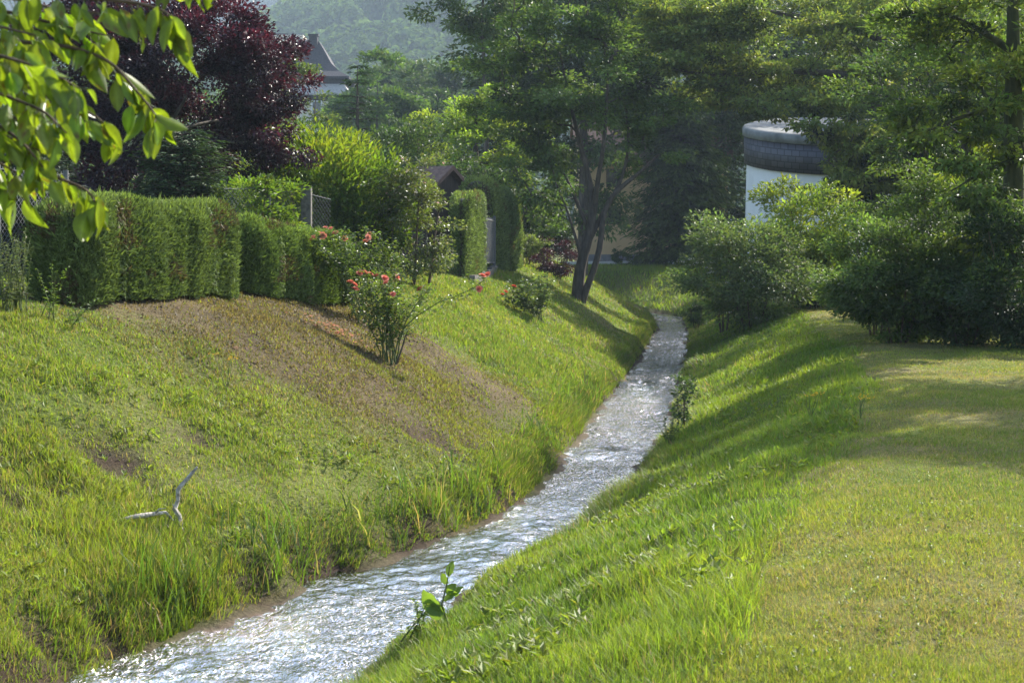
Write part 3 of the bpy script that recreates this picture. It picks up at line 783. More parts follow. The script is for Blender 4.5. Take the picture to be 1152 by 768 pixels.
def second_villa():
    x, y = W(309, 0, 190)[0], 196.0; zz = lambda py: W(0, py, 190)[2]
    e = empty('hillside_house', (x, y, zz(130)), 'dark roofed house mostly hidden by the purple tree, left of the flared slate roof', 'house')
    mb = MB(); mb.box((x, y, zz(95)), (3.4, 3.4, 7)); mb.build('wall', M_cream, e)
    mb = MB(); V = [(x-3.9, y-3.9, zz(62)), (x+3.9, y-3.9, zz(62)), (x+3.9, y+3.9, zz(62)), (x-3.9, y+3.9, zz(62)), (x-.8, y, zz(30)), (x+.8, y, zz(30))]
    mb.add(V, [[0,1,5,4],[2,3,4,5]], smooth=False); mb.add(V, [[1,2,5],[3,0,4]], smooth=False); mb.build('roof', M_slateroof, e)
second_villa()

# ------------------------------------------------------------------ garden edge: hedges, fence, gate, low wall
def hedge_mesh(name, label, segs, height_f, half, n_leaf, size, col, col2, seed, smoothness=.5, bulge=.12, mat=None, roundness=.5, base_gap=.04, outdir=.5, group=None, zb=None, bul_n=None):
    """segs: polyline (x, y); a hedge of rounded bulges with a real woody core and leaf sprays"""
    lr = np.random.default_rng(seed); P = np.array(segs, float)
    L = np.linalg.norm(P[-1] - P[0]); t = (P[-1] - P[0]) / L; nrm_ = np.array([t[1], -t[0]])
    bn = bul_n or max(1, round(L / .55))
    def surf(u, a, inset=0.0):      # u along 0..1, a around: 0 = foot of the front, 1 = foot of the back
        s = u * L; uw = u + .05 * np.sin(u * 11 + seed * 2.1) * np.sin(math.pi * u); bul = np.abs(np.sin(math.pi * uw * bn)) ** .5
        endr = np.clip(np.minimum(s, L - s) / .22, 0, 1) ** .5
        hw = (half * (.86 + bulge * 1.2 * bul) * (.55 + .45 * endr)) + .22 * (fbm(s * 2.2 + seed, a * 5 + s * .8, seed, 3) - .5) - inset
        H = height_f(u) * (1 - .05 * (1 - bul)) * (.93 + .07 * endr) + .05 * (vnoise(s * 4, a * 3, seed + 3) - .5) - inset
        th = np.pi * a; q = roundness
        cx_ = np.cos(th); sz_ = np.sin(th)
        ex = np.sign(cx_) * np.abs(cx_) ** q; ez = np.abs(sz_) ** (q * 1.1)
        off = hw * ex * (1 - .12 * (1 - ez)); 
        xy = P[0][None] + t[None] * s[:, None] + nrm_[None] * off[:, None]
        g = ground_z(P[0][0] + t[0] * s, P[0][1] + t[1] * s) if zb is None else np.full(len(s), zb)
        g2 = ground_z(xy[:, 0], xy[:, 1]) if zb is None else g
        return np.stack([xy[:, 0], xy[:, 1], np.minimum(g, g2) * (1 - ez) + g * ez + base_gap + (H - base_gap) * ez], 1)
    c = (P[0] + P[-1]) / 2
    e = empty(name, (c[0], c[1], gz(*c)), label, 'hedge', group)
    mb = MB(); nu, na = int(L * 14) + 8, 26
    U, A_ = np.meshgrid(np.linspace(.004, .996, nu), np.linspace(0, 1, na), indexing='ij')
    V = surf(U.ravel(), A_.ravel(), .13)
    i = np.arange(nu - 1)[:, None] * na + np.arange(na - 1)[None, :]
    mb.add(V, np.stack([i, i + na, i + na + 1, i + 1], -1).reshape(-1, 4), np.array([.05, .042, .024]))
    mb.add(V[:na], [list(range(na))], np.array([.05, .042, .024]), smooth=False); mb.add(V[-na:], [list(range(na))[::-1]], np.array([.05, .042, .024]), smooth=False)
    # leaf sprays on the skin (and on both ends)
    nL = n_leaf; u = lr.random(nL); th_ = np.arcsin(lr.uniform(0, .97, nL) ** (1 / (roundness * 1.1))) / np.pi; a = np.where(lr.random(nL) < .3, lr.random(nL), np.where(lr.random(nL) < .75, th_, 1 - th_)); ne = int(nL * min(.35, half * 2.2 / L))
    pos = surf(u, a); d_ = 1e-3
    pu = surf(np.clip(u + d_, 0, 1), a) - surf(np.clip(u - d_, 0, 1), a); pa_ = surf(u, np.clip(a + d_, 0, 1)) - surf(u, np.clip(a - d_, 0, 1))
    N_ = norm(np.cross(pu, pa_)); mid = np.array([c[0], c[1], gz(*c) + .5]); flip = ((pos - mid) * N_).sum(1) < 0; N_[flip] *= -1
    ue = np.where(lr.random(ne) < .5, 0.0, 1.0); ae = lr.random(ne); pe = surf(ue, ae); ctr = P[0][None] + (P[-1] - P[0])[None] * ue[:, None]
    f_ = np.sqrt(lr.random(ne))[:, None]; pe = np.concatenate([ctr + (pe[:, :2] - ctr) * f_, pe[:, 2:]], 1); gb_ = ground_z(pe[:, 0], pe[:, 1]); pe[:, 2] = gb_ + (pe[:, 2] - gb_) * lr.random(ne) ** .7
    pe[:, :2] += t[None] * (np.where(ue > .5, 1, -1) * lr.uniform(0, .04, ne))[:, None]
    Ne = np.concatenate([t[None] * np.where(ue > .5, 1, -1)[:, None], np.zeros((ne, 1))], 1)
    pos = np.concatenate([pos, pe]); N_ = np.concatenate([N_, Ne]); n = len(pos)
    pos = pos - N_ * (lr.random((n, 1)) ** 1.5 * .17 - .03); pos[:, 2] = np.maximum(pos[:, 2], ground_z(pos[:, 0], pos[:, 1]) + .03)
    ax = N_ * outdir + np.array([0, 0, .55]) + lr.normal(0, .38, (n, 3))
    nr = N_ + lr.normal(0, .45, (n, 3)) + np.array([0, 0, .25])
    pv = fbm(pos[:, 0] * 2.2 + pos[:, 1] * 2.2, pos[:, 2] * 2.2, seed + 9, 3)[:, None]
    cc = np.asarray(col) * (1 - pv) + np.asarray(col2) * pv
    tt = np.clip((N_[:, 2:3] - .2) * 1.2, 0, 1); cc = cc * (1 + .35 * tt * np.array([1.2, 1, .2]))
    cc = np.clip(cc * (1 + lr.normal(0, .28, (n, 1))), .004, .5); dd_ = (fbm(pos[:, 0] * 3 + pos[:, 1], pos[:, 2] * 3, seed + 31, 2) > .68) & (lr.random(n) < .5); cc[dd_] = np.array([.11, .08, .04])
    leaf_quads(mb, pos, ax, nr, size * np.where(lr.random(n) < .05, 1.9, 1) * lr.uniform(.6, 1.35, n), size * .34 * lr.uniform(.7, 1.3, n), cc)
    mb.build('foliage', mat or M_needle, e)
    for k in range(max(2, int(L / .5))):
        sb = MB()
        q = P[0] + (P[-1] - P[0]) * ((k + .5) / max(2, int(L / .5))); g = gz(*q)
        sb.tube([(q[0], q[1], g - .1), (q[0] + .03, q[1], g + .3), (q[0], q[1] + .02, g + .7)], [.035, .028, .015], 6); sb.build('stem', M_bark, e)
    return e
hc, hc2 = np.array([.09, .13, .036]), np.array([.155, .2, .06])
hA, hB, hC, hD = W(62, 0, 15.9)[:2], W(240, 0, 19.3)[:2], W(254, 0, 19.9)[:2], W(378, 0, 22.7)[:2]
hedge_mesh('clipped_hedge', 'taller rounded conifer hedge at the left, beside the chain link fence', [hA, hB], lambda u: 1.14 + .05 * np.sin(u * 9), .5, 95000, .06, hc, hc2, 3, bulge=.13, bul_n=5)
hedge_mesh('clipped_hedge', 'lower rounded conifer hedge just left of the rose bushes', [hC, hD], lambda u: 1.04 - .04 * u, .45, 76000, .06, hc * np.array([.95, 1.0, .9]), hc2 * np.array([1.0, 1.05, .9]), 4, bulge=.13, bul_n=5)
bc, bc2 = np.array([.075, .11, .034]), np.array([.14, .18, .065])
# box-clipped privet hedges along the upper edge, running away from the viewer
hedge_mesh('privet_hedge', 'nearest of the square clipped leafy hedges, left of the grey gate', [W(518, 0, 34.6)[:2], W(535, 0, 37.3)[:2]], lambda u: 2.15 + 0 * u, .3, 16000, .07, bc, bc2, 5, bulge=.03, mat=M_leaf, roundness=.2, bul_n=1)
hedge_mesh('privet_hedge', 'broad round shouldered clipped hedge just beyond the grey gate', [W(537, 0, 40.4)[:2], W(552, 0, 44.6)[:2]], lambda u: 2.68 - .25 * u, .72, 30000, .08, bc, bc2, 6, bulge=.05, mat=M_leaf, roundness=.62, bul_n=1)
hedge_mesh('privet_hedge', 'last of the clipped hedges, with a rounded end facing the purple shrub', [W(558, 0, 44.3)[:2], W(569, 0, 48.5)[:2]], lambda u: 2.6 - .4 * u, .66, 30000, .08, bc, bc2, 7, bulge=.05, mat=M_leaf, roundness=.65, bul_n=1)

# low kerb wall under the hedges
a_, b2 = W(531, 0, 34.3)[:2], W(577, 0, 47.5)[:2]
e = empty('low_concrete_wall', (*a_, gz(*a_)), 'low concrete kerb wall running along the foot of the clipped hedges and gate', 'wall')
mb = MB(); n = 14
for k in range(n):
    q0 = a_ + (b2 - a_) * (k / n); q1 = a_ + (b2 - a_) * ((k + .97) / n); m = (q0 + q1) / 2
    mb.box((m[0], m[1], gz(*m)), (.07, np.linalg.norm(q1 - q0) / 2, .2), rz=-math.atan2(b2[0] - a_[0], b2[1] - a_[1]))
mb.build('coping', M_post, e)
# gate
g0, g1 = W(545, 0, 37.7)[:2], W(556, 0, 40.3)[:2]
e = empty('garden_gate', (*g0, gz(*g0)), 'grey upright barred metal gate between two clipped hedges', 'gate')
fb = MB(); zg = gz(*g0) + .35
for q in (g0, g1): fb.tube([(q[0], q[1], zg - .4), (q[0], q[1], zg + 1.4)], .045, 8)
for hz in (.08, 1.25): fb.tube([(g0[0], g0[1], zg + hz), (g1[0], g1[1], zg + hz)], .025, 6)
fb.build('frame', M_gate, e)
fb = MB()
for k in range(1, 22):
    q = g0 + (g1 - g0) * k / 22; fb.tube([(q[0], q[1], zg + .08), (q[0], q[1], zg + 1.32)], .018, 5)
fb.build('bars', M_gate, e)
# chain-link fence behind the conifer hedge
def fence(p0, p1, h, posts, label, step=.07):
    p0, p1 = np.array(p0), np.array(p1); L = np.linalg.norm(p1 - p0); t = (p1 - p0) / L
    e = empty('chain_link_fence', (*p0, gz(*p0)), label, 'fence')
    wb = MB(); k = -h
    G = lambda s: gz(*(p0 + t * s))
    ss = np.linspace(0, L, 40); gg = ground_z(p0[0] + t[0] * ss, p0[1] + t[1] * ss)
    while k < L:
        for sg in (1, -1):
            s0, s1 = (k, k + h) if sg > 0 else (k + h, k)
            c0, c1 = np.clip([s0, s1], 0, L); z0 = abs(c0 - s0); z1 = h - abs(c1 - s1)
            if abs(c1 - c0) < .03: continue
            wb.tube([(*(p0 + t * c0), np.interp(c0, ss, gg) + .03 + z0), (*(p0 + t * c1), np.interp(c1, ss, gg) + .03 + z1)], (.0032 if step < .08 else .0024), 3, cap=False)
        k += step
    for hh in (.05, h):
        wb.tube(np.stack([p0[0] + t[0] * ss, p0[1] + t[1] * ss, gg + hh], 1), .005, 4, cap=False)
    wb.build('wire_mesh', M_steel, e)
    for s_, kind in posts:
        q = p0 + t * s_; g = gz(*q); pb = MB()
        if kind == 'c': pb.box((q[0], q[1], g + h / 2 + .04), (.085, .085, h / 2 + .1)); pb.build('post', M_post, e)
        else: pb.tube([(q[0], q[1], g - .2), (q[0], q[1], g + h + .05)], .035, 8); pb.build('post', M_steel, e)
fence((-7.3, 10.6), (-5.35, 17.2), 1.42, [(.1, 's'), (2.0, 's'), (3.8, 's'), (5.5, 's'), (6.8, 's')], 'wire mesh fence at the left edge under the overhanging leaves')
fA, fB = W(252, 0, 23.4)[:2], W(372, 0, 25.4)[:2]
fence(fA, fB, 1.5, [(1.0, 's'), (1.9, 'c')], 'wire mesh fence with a square concrete post, seen above the lower hedge', step=.085)

# ------------------------------------------------------------------ plants of the left gardens
lr = np.random.default_rng(77)
# purple plum
c = W(205, 118, 27.5); bx, by = W(95, 0, 27.5)[:2]; g = gz(bx, by)
cl = crown((c[0] - .1, 27.5, 6.0), (2.35, 2.0, 2.15), 120, lr, r=(.3, .62), bottom=-.75, lump=.18)
cl += crown((W(290, 0, 27)[0], 27, 5.9), (.85, 1.0, 1.35), 34, lr, r=(.25, .45))
cl += crown((W(110, 0, 27)[0], 27, 7.0), (1.1, 1.0, 1.3), 30, lr, r=(.3, .5))
tr = []
for px0, px1, py1 in ((70, 62, 120), (82, 95, 120), (92, 130, 110), (100, 175, 120), (112, 215, 100)):
    a0 = W(px0, 0, 27.2 + .2 * math.sin(px0)); b0 = W(px1, py1, 27.4)
    m = (np.array([a0[0], a0[1], g]) + b0) / 2 + np.array([-.12, 0, .12])
    tr.append([(a0[0], a0[1], g - .1, .075), (*m, .055), (*b0, .025)])
plant('purple_plum_tree', 'broad tree with dark purple red leaves behind the left hedge', 'tree', (bx, by, g), tr, cl, 430, .085, [.021, .013, .018], M_plum, M_barkgrey, seed=21, col2=[.055, .016, .025], c2f=.3, leafvary=.35, wr=.6)
conifer('thuja', 'dark dense conifer beneath the purple tree, behind the taller hedge', *W(205, 0, 24.2)[:2], 2.5, 1.0, [.03, .055, .022], 31, tiers=46, per=12, needle=.13, droop=.15, dens=26, power=.35)
conifer('thuja', 'wide dark conifer in the shade below the purple tree trunks', *W(140, 0, 25)[:2], 1.5, 1.2, [.02, .036, .014], 32, tiers=40, per=12, needle=.14, droop=.2, dens=24, power=.4)
conifer('thuja', 'dark conifer just behind the wire fence at the left edge', *W(20, 0, 23)[:2], 2.6, 1.3, [.014, .026, .012], 33, tiers=40, per=12, needle=.14, droop=.2, dens=22, power=.4)
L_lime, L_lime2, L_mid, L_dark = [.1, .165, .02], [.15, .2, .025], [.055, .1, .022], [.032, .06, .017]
shrub('lime_shrub', 'lime green shrub behind the wire fence, left of the concrete post', 'shrub', *W(280, 0, 24.3)[:2], .85, 1.75, 56, 130, .085, L_lime, seed=41, col2=L_lime2)
shrub('laurel_shrub', 'broad bright green laurel with upright glossy leaves behind the concrete post', 'shrub', *W(352, 0, 29.5)[:2], 1.65, 2.75, 100, 150, .15, [.08, .14, .02], seed=42, leafmat=M_gloss, col2=L_lime2, wr=.34, droop=-.8, flat=.8)
shrub('garden_shrub', 'dark leafy bush between the laurel and the climbing rose', 'shrub', *W(405, 0, 29)[:2], 1.1, 2.2, 50, 140, .1, L_mid, seed=43)
shrub('young_tree', 'slender pale green young tree just right of the purple tree', 'tree', *W(338, 0, 44)[:2], .95, 6.6, 50, 80, .12, [.075, .11, .035], seed=44, stems=3, bottom=.3, rt=.012, col2=[.1, .14, .04])
conifer('feathery_conifer', 'feathery light conifer with a thin leader, rising above the laurel', *W(402, 0, 60)[:2], 8.2, 2.9, [.05, .085, .03], 45, tiers=26, per=7, needle=.3, droop=.3, dens=9)
shrub('garden_shrub', 'grey green rounded bush above the laurel, left of the thin conifer', 'shrub', *W(315, 0, 40)[:2], 2.0, 4.3, 50, 130, .13, [.06, .1, .03], seed=46)
shrub('garden_shrub', 'shady bush behind the climbing rose and shed', 'shrub', *W(448, 0, 46)[:2], 2.2, 5.0, 60, 150, .15, [.05, .085, .03], seed=47)

# flowers
def blossom(mb, c, r, col, lr, n=16, mat=0):
    """a cup of overlapping petals about a random axis"""
    w_ax = norm(lr.normal(0, .5, 3) + np.array([0, -.35, .8])); u_ax = norm(np.cross(w_ax, [.3, 1, .2])); v_ax = np.cross(w_ax, u_ax)
    for k in range(n):
        an = k * 2.4; t = k / n; th = .15 + 1.25 * t
        rd = u_ax * math.cos(an) + v_ax * math.sin(an); sv = -u_ax * math.sin(an) + v_ax * math.cos(an)
        d_ = rd * math.sin(th) + w_ax * math.cos(th); rr = r * (.75 + .3 * t); w_ = rr * .6; bk = (w_ax - d_ * np.dot(w_ax, d_))
        p0 = np.asarray(c) - w_ax * r * .35
        V = [p0, p0 + d_ * rr * .6 - sv * w_ + bk * .2 * rr, p0 + d_ * rr * 1.1 - sv * w_ * .6, p0 + d_ * rr * 1.1 + sv * w_ * .6, p0 + d_ * rr * .6 + sv * w_ + bk * .2 * rr]
        mb.add(V, [[0, 1, 2, 3, 4]], np.clip(np.asarray(col) * (1 + lr.normal(0, .14)), 0, .8), mat, False)

def rose_bush(label, base, canes, per, size, flowers, fcol, seed, dead=None, fr=.054, lcol=(.09, .135, .035)):
    """canes: list of polylines of points (world); flowers: points"""
    lr = np.random.default_rng(seed)
    e = empty('rose_bush', base, label, 'rose bush', 'rose bushes on the left bank')
    mb = MB(); pts = []
    for cn in canes:
        P = np.array(cn, float); s = np.linspace(0, 1, len(P)); u = np.linspace(0, 1, 12)
        q = np.stack([np.interp(u, s, P[:, k]) for k in range(3)], 1)
        for _ in range(3): q[1:-1] = .5 * q[1:-1] + .25 * (q[:-2] + q[2:])
        q[1:-1] += lr.normal(0, .008, q[1:-1].shape)
        mb.tube(q, np.linspace(.012, .004, 12), 6)
        for k in range(3, 12):
            pts.append((q[k], k / 11))
    tw = []
    for q, t in pts:
        for _ in range(3 if t > .4 else 1):
            d_ = lr.normal(0, 1, 3) * np.array([1, 1, .6]); d_ = d_ / np.linalg.norm(d_); L = lr.uniform(.06, .2)
            mb.tube([q, q + d_ * L * .5 + np.array([0, 0, .02]), q + d_ * L], [.004, .003, .002], 4, cap=False); tw.append(q + d_ * L); tw.append(q + d_ * L * .6)
    mb.build('canes', M_stem, e)
    tw = np.array(tw); idx = lr.integers(0, len(tw), per); pos = tw[idx] + lr.normal(0, .035, (per, 3))
    fb = MB(); az = lr.uniform(0, 6.28, per); ax = np.stack([np.cos(az), np.sin(az), lr.uniform(-.5, .5, per)], 1)
    leaf_quads(fb, pos, ax, np.array([0, 0, 1.0]) + lr.normal(0, .5, (per, 3)), size * lr.uniform(.6, 1.25, per), size * .62 * lr.uniform(.7, 1.2, per), varied(lcol, per, .2))
    fb.build('leaves', M_gloss, e)
    for f_ in flowers:
        b_ = MB(); blossom(b_, f_, fr * lr.uniform(.8, 1.2), np.asarray(fcol) * (1 + lr.normal(0, .08)), lr); b_.build('flower', M_petal, e)
    if dead is not None:
        b_ = MB(); b_.tube(dead, np.linspace(.016, .008, len(dead)), 6); 
        m = np.array(dead[-2]); b_.tube([m, m + np.array([.06, 0, .03]), m + np.array([.1, 0, .05])], [.008, .006, .004], 5); b_.build('dead_cane', M_bark, e)
    return e
R0 = hit(437, 408); D0 = R0[1]
def at0(px, py, dd=0): return W(px, py, D0 + dd)
canes = []
lr = np.random.default_rng(5)
for tx, ty in ((400, 318), (408, 305), (415, 318), (425, 300), (434, 325), (440, 305), (448, 320), (455, 335), (398, 340), (462, 342), (418, 330), (430, 312)):
    d_ = lr.uniform(-.35, .35); m = at0(437 + (tx - 437) * .45 + lr.uniform(-4, 4), 408 - (408 - ty) * .55, d_ * .6)
    canes.append([(R0[0] + lr.uniform(-.14, .14), D0 + lr.uniform(-.1, .1), R0[2] - .03), m, at0(tx, ty, d_)])
canes.append([(R0[0] + .08, D0, R0[2]), at0(447, 372), at0(470, 352), at0(505, 334), at0(535, 326), at0(545, 315)])
canes.append([(R0[0] + .1, D0, R0[2]), at0(452, 368), at0(470, 340), at0(482, 325)])
fl = [at0(*q) for q in ((399, 320, -.2), (400, 325, -.3), (411, 306, .1), (417, 308, -.1), (423, 310, -.25), (434, 318, -.3), (433, 313, -.2), (442, 331, -.25), (472, 325, .1), (543, 310, 0), (548, 309, .1), (539, 325, -.05), (394, 317, 0), (405, 307, .15), (436, 330, .2), (447, 312, .2))]
rose_bush('nearest rose bush, coral flowers and one long arching cane over the slope', tuple(R0), canes, 2900, .058, fl, [.6, .2, .13], 61, dead=[(R0[0] + .12, D0 - .1, R0[2] - .02), at0(452, 392, -.15), at0(456, 378, -.15), at0(459, 372, -.15)])
D1 = 21.5
def at1(px, py, dd=0): return W(px, py, D1 + dd)
x1, y1 = at1(405, 0)[:2]; b1 = (x1, y1, gz(x1, y1)); canes = []
for tx, ty in ((358, 268), (370, 262), (385, 262), (400, 268), (415, 258), (428, 268), (440, 275), (365, 285), (378, 292), (450, 290), (395, 285), (420, 285)):
    d_ = lr.uniform(-.5, .4); canes.append([(x1 + lr.uniform(-.2, .2), y1 + lr.uniform(-.15, .15), b1[2]), at1(405 + (tx - 405) * .6, 300, d_ * .6), at1(tx, ty, d_)])
fl = [at1(*q) for q in ((352, 268, -.4), (360, 263, -.3), (363, 265, -.4), (372, 257, -.2), (366, 256, 0), (377, 262, 0), (414, 267, -.3), (411, 271, -.2), (416, 263, 0), (388, 268, .3))]
rose_bush('rose bush against the lower hedge with pale salmon flowers, behind the nearest one', b1, canes, 2700, .062, fl, [.62, .26, .17], 62)
R2 = hit(603, 362); D2 = R2[1]
canes = []
for tx, ty in ((568, 332), (575, 325), (585, 320), (592, 315), (600, 312), (610, 310), (618, 316), (588, 330), (606, 325), (615, 330)):
    d_ = lr.uniform(-.5, .5); canes.append([(R2[0] + lr.uniform(-.2, .2), D2 + lr.uniform(-.2, .2), R2[2] - .03), W(603 + (tx - 603) * .5, 342, D2 + d_ * .5), W(tx, ty, D2 + d_)])
fl = [W(565, 331, D2 - .3), W(578, 322, D2 - .2), W(569, 328, D2)]
rose_bush('farthest rose bush, mostly pale leaves with few orange blooms, below the clipped hedges', tuple(R2), canes, 1700, .09, fl, [.6, .12, .05], 63, lcol=(.1, .14, .055), fr=.075)
# fallen petals below the hedge
mb = MB(); lr = np.random.default_rng(8)
for k in range(130):
    px = lr.normal(372, 18); py = 372 + (px - 372) * .42 + lr.normal(0, 4); q = hit(px, py)
    s_ = lr.uniform(.012, .026); an = lr.uniform(0, 6.28); u_ = np.array([math.cos(an), math.sin(an), .1]) * s_; v_ = np.array([-math.sin(an), math.cos(an), .1]) * s_; o_ = q + np.array([0, 0, .03])
    mb.add([o_ - u_ - v_, o_ + u_ - v_, o_ + u_ + v_, o_ - u_ + v_], [[0, 1, 2, 3]], np.array([.5, .22, .13]) * lr.uniform(.7, 1.2), 0, False)
tag(mb.build('fallen_petals', M_petal), None, None, kind='stuff')

# climbing rose on an arch with small white flowers
def climbing():
    x, y = W(455, 0, 29)[:2]; z = gz(x, y); lr = np.random.default_rng(71)
    cl = []
    for px, py, r_ in ((430, 215, .4), (445, 200, .45), (460, 198, .42), (475, 205, .4), (488, 215, .38), (495, 232, .36), (500, 250, .3), (470, 225, .42), (450, 225, .45), (430, 240, .42), (415, 230, .4), (455, 250, .42), (480, 250, .4),
                        (495, 275, .4), (490, 292, .42), (470, 280, .4), (445, 275, .42), (425, 265, .42), (410, 255, .35), (500, 292, .32), (475, 298, .35), (455, 298, .4), (435, 295, .4), (480, 190, .25), (462, 185, .22)):
        for _ in range(3): cl.append((*(W(px + lr.normal(0, 7), py + lr.normal(0, 6), 29 + lr.normal(0, .4))), r_ * lr.uniform(.55, .9)))
    tr = [[(x + dx, y, z - .05, .03), (x + dx * 1.2, y, z + .9, .025), (x + dx * 1.5, y, z + 1.8, .015)] for dx in (-.5, -.2, .2, .5)]
    e = plant('climbing_rose', 'tall climbing rose with grey green leaves and small white blooms, in front of the shed', 'climbing rose', (x, y, z), tr, cl, 120, .075, [.07, .1, .04], M_gloss, M_twig, seed=72, r_tip=.006, crown_name='foliage', trunk_name='branchwork', col2=[.1, .13, .06])
    fb = MB(); C = np.array(cl)
    for k in range(100):
        fb = MB(); c = C[lr.integers(len(C))]; q = norm(lr.normal(0, 1, 3) + np.array([.3, -.8, .4])) ; p = c[:3] + q * c[3] * np.array([1, 1, .6])
        blossom(fb, p, lr.uniform(.02, .036), [.62, .6, .52] if lr.random() < .85 else [.6, .42, .34], lr, 6); fb.build('bloom', M_petal, e)
climbing()
shrub('purple_barberry', 'small round dark red leaved bush beside the forked tree', 'shrub', *W(627, 0, 50)[:2], .75, 1.5, 40, 130, .075, [.03, .013, .017], seed=73, bottom=-.02, leafmat=M_plum, col2=[.07, .02, .024])
shrub('garden_shrub', 'low pale leaved bush at the end of the clipped hedges', 'shrub', *W(592, 0, 51)[:2], .8, 1.0, 26, 120, .1, [.11, .15, .05], seed=74)

# ------------------------------------------------------------------ forked tree on the left bank
T0 = hit(650, 336); DT = T0[1]; lr = np.random.default_rng(81)
def tt(px, py, r, dd=0): return (*W(px, py, DT + dd), r * 1.02)
trunks = [
 [(T0[0], T0[1], T0[2] - .2, .24), tt(650, 318, .19), tt(655, 290, .16), tt(664, 262, .15), tt(668, 240, .13), tt(664, 205, .1), tt(652, 160, .07), tt(640, 110, .05), tt(630, 60, .03)],
 [(T0[0] + .12, T0[1] - .05, T0[2] - .15, .14), tt(660, 322, .11, -.1), tt(668, 305, .1, -.15), tt(674, 285, .1, -.15), tt(678, 262, .09, -.1), tt(676, 245, .09), tt(684, 225, .08), tt(700, 208, .075, .3), tt(716, 198, .06, .5), tt(740, 175, .04, .9)],
 [tt(661, 275, .1), tt(672, 250, .085, .1), tt(690, 222, .07, .4), tt(704, 190, .055, .8), tt(708, 150, .045, 1.1), tt(700, 90, .03, 1.2)],
 [tt(655, 292, .08), tt(648, 270, .05, .1), tt(640, 240, .035, .3), tt(625, 205, .02, .4)],
 [tt(668, 240, .1), tt(672, 205, .08, -.4), tt(680, 160, .06, -.8), tt(684, 90, .04, -1)],
 [tt(664, 262, .09, .1), tt(652, 235, .06, .4), tt(640, 205, .045, .8), tt(618, 160, .03, 1.2)]]
cl = crown(W(640, 60, DT), (2.7, 2.5, 4.2), 130, lr, r=(.4, .8), bottom=-.8, lump=.2)
cl += crown(W(605, 190, DT + .5), (1.15, 1.2, 1.2), 26, lr, r=(.3, .55))
cl += crown(W(600, 120, DT), (1.2, 1.4, 2.2), 30, lr, r=(.35, .6))
cl += crown(W(735, 130, DT + 1), (1.3, 1.3, 1.8), 30, lr, r=(.35, .6))
cl += [(*W(px, py, DT + lr.normal(0, .6)), .35) for px, py in ((590, 225), (605, 245), (620, 230), (585, 205), (612, 262), (628, 250), (600, 225))]
plant('forked_tree', 'leafy tree with a forked dark trunk leaning over the left bank', 'tree', tuple(T0), trunks, cl, 125, .165, [.064, .104, .028], M_leaf, M_bark, seed=82, flat=.4, vary=.3, r_tip=.011, wr=.55, col2=[.08, .13, .025], c2f=.2)

# ------------------------------------------------------------------ middle distance
def tree(name, label, px, D, top, rad, n, per, size, col, seed, bottom_py=None, tr_r=.18, group=None, cat='tree', leafmat=None, col2=None, z=None, squash=1.0, **kw):
    x, y = W(px, 0, D)[:2]; z = gz(x, y) if z is None else z; lr = np.random.default_rng(seed)
    zt = W(0, top, D)[2]; zb_ = W(0, bottom_py, D)[2] if bottom_py else z + .25 * (zt - z)
    cl = crown((x, y, (zt + zb_) / 2), (rad, rad * .9, (zt - zb_) / 2), n, lr, r=(rad * .16, rad * .32))
    tr = [[(x, y, z - .2, tr_r), (x + .1, y, z + (zt - z) * .35, tr_r * .75), (x - .1, y + .1, z + (zt - z) * .7, tr_r * .4), (x, y, z + (zt - z) * .92, .03)]]
    return plant(name, label, cat, (x, y, z), tr, cl, per, size, col, leafmat, None, group, seed, col2=col2, **kw)
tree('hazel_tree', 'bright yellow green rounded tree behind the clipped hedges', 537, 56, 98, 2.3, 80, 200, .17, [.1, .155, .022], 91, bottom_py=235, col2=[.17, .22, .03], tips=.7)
tree('garden_tree', 'small shaded tree between the hazel and the forked trunk', 590, 58, 150, 1.8, 50, 200, .16, [.05, .09, .022], 92, bottom_py=285)
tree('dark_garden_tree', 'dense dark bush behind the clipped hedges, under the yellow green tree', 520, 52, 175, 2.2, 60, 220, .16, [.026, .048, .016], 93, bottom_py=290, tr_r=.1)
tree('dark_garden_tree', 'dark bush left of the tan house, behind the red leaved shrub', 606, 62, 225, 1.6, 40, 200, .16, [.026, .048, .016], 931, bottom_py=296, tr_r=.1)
conifer('tall_spruce', 'tall dark spruce behind the yellow green tree, its top above the frame', *W(560, 0, 78)[:2], 19, 4.2, [.035, .06, .026], 94, tiers=60, per=9, needle=.4, droop=.4, dens=8)
tree('tall_broadleaf', 'large dark tree behind the forked tree, filling the top centre', 655, 74, -120, 5.2, 150, 230, .28, [.045, .075, .024], 95, bottom_py=210, tr_r=.3)
tree('spreading_oak', 'tree with layered branches reaching left over the far hill', 545, 66, -90, 2.6, 60, 180, .2, [.05, .085, .022], 96, bottom_py=75, tr_r=.16)
tree('tall_broadleaf', 'large dark tree behind the yew, left of the round tower', 775, 84, -140, 6.0, 150, 220, .32, [.04, .066, .022], 97, bottom_py=250, tr_r=.32)
conifer('great_yew', 'huge dark drooping yew beyond the stream, right of the tan house', *W(766, 0, 81)[:2], 9.6, 3.5, [.058, .088, .024], 98, tiers=64, per=12, needle=.42, droop=.55, dens=13, power=.42)
conifer('dark_spruce', 'dark spruce left of the tower, close behind the yew', *W(812, 0, 90)[:2], 17, 4.0, [.035, .06, .025], 99, tiers=60, per=10, needle=.36, droop=.45, dens=10)
shrub('verge_shrub', 'small bush on the pale pavement at the foot of the yew', 'shrub', *W(697, 0, 84)[:2], .5, .9, 14, 70, .13, [.04, .07, .025], seed=100)
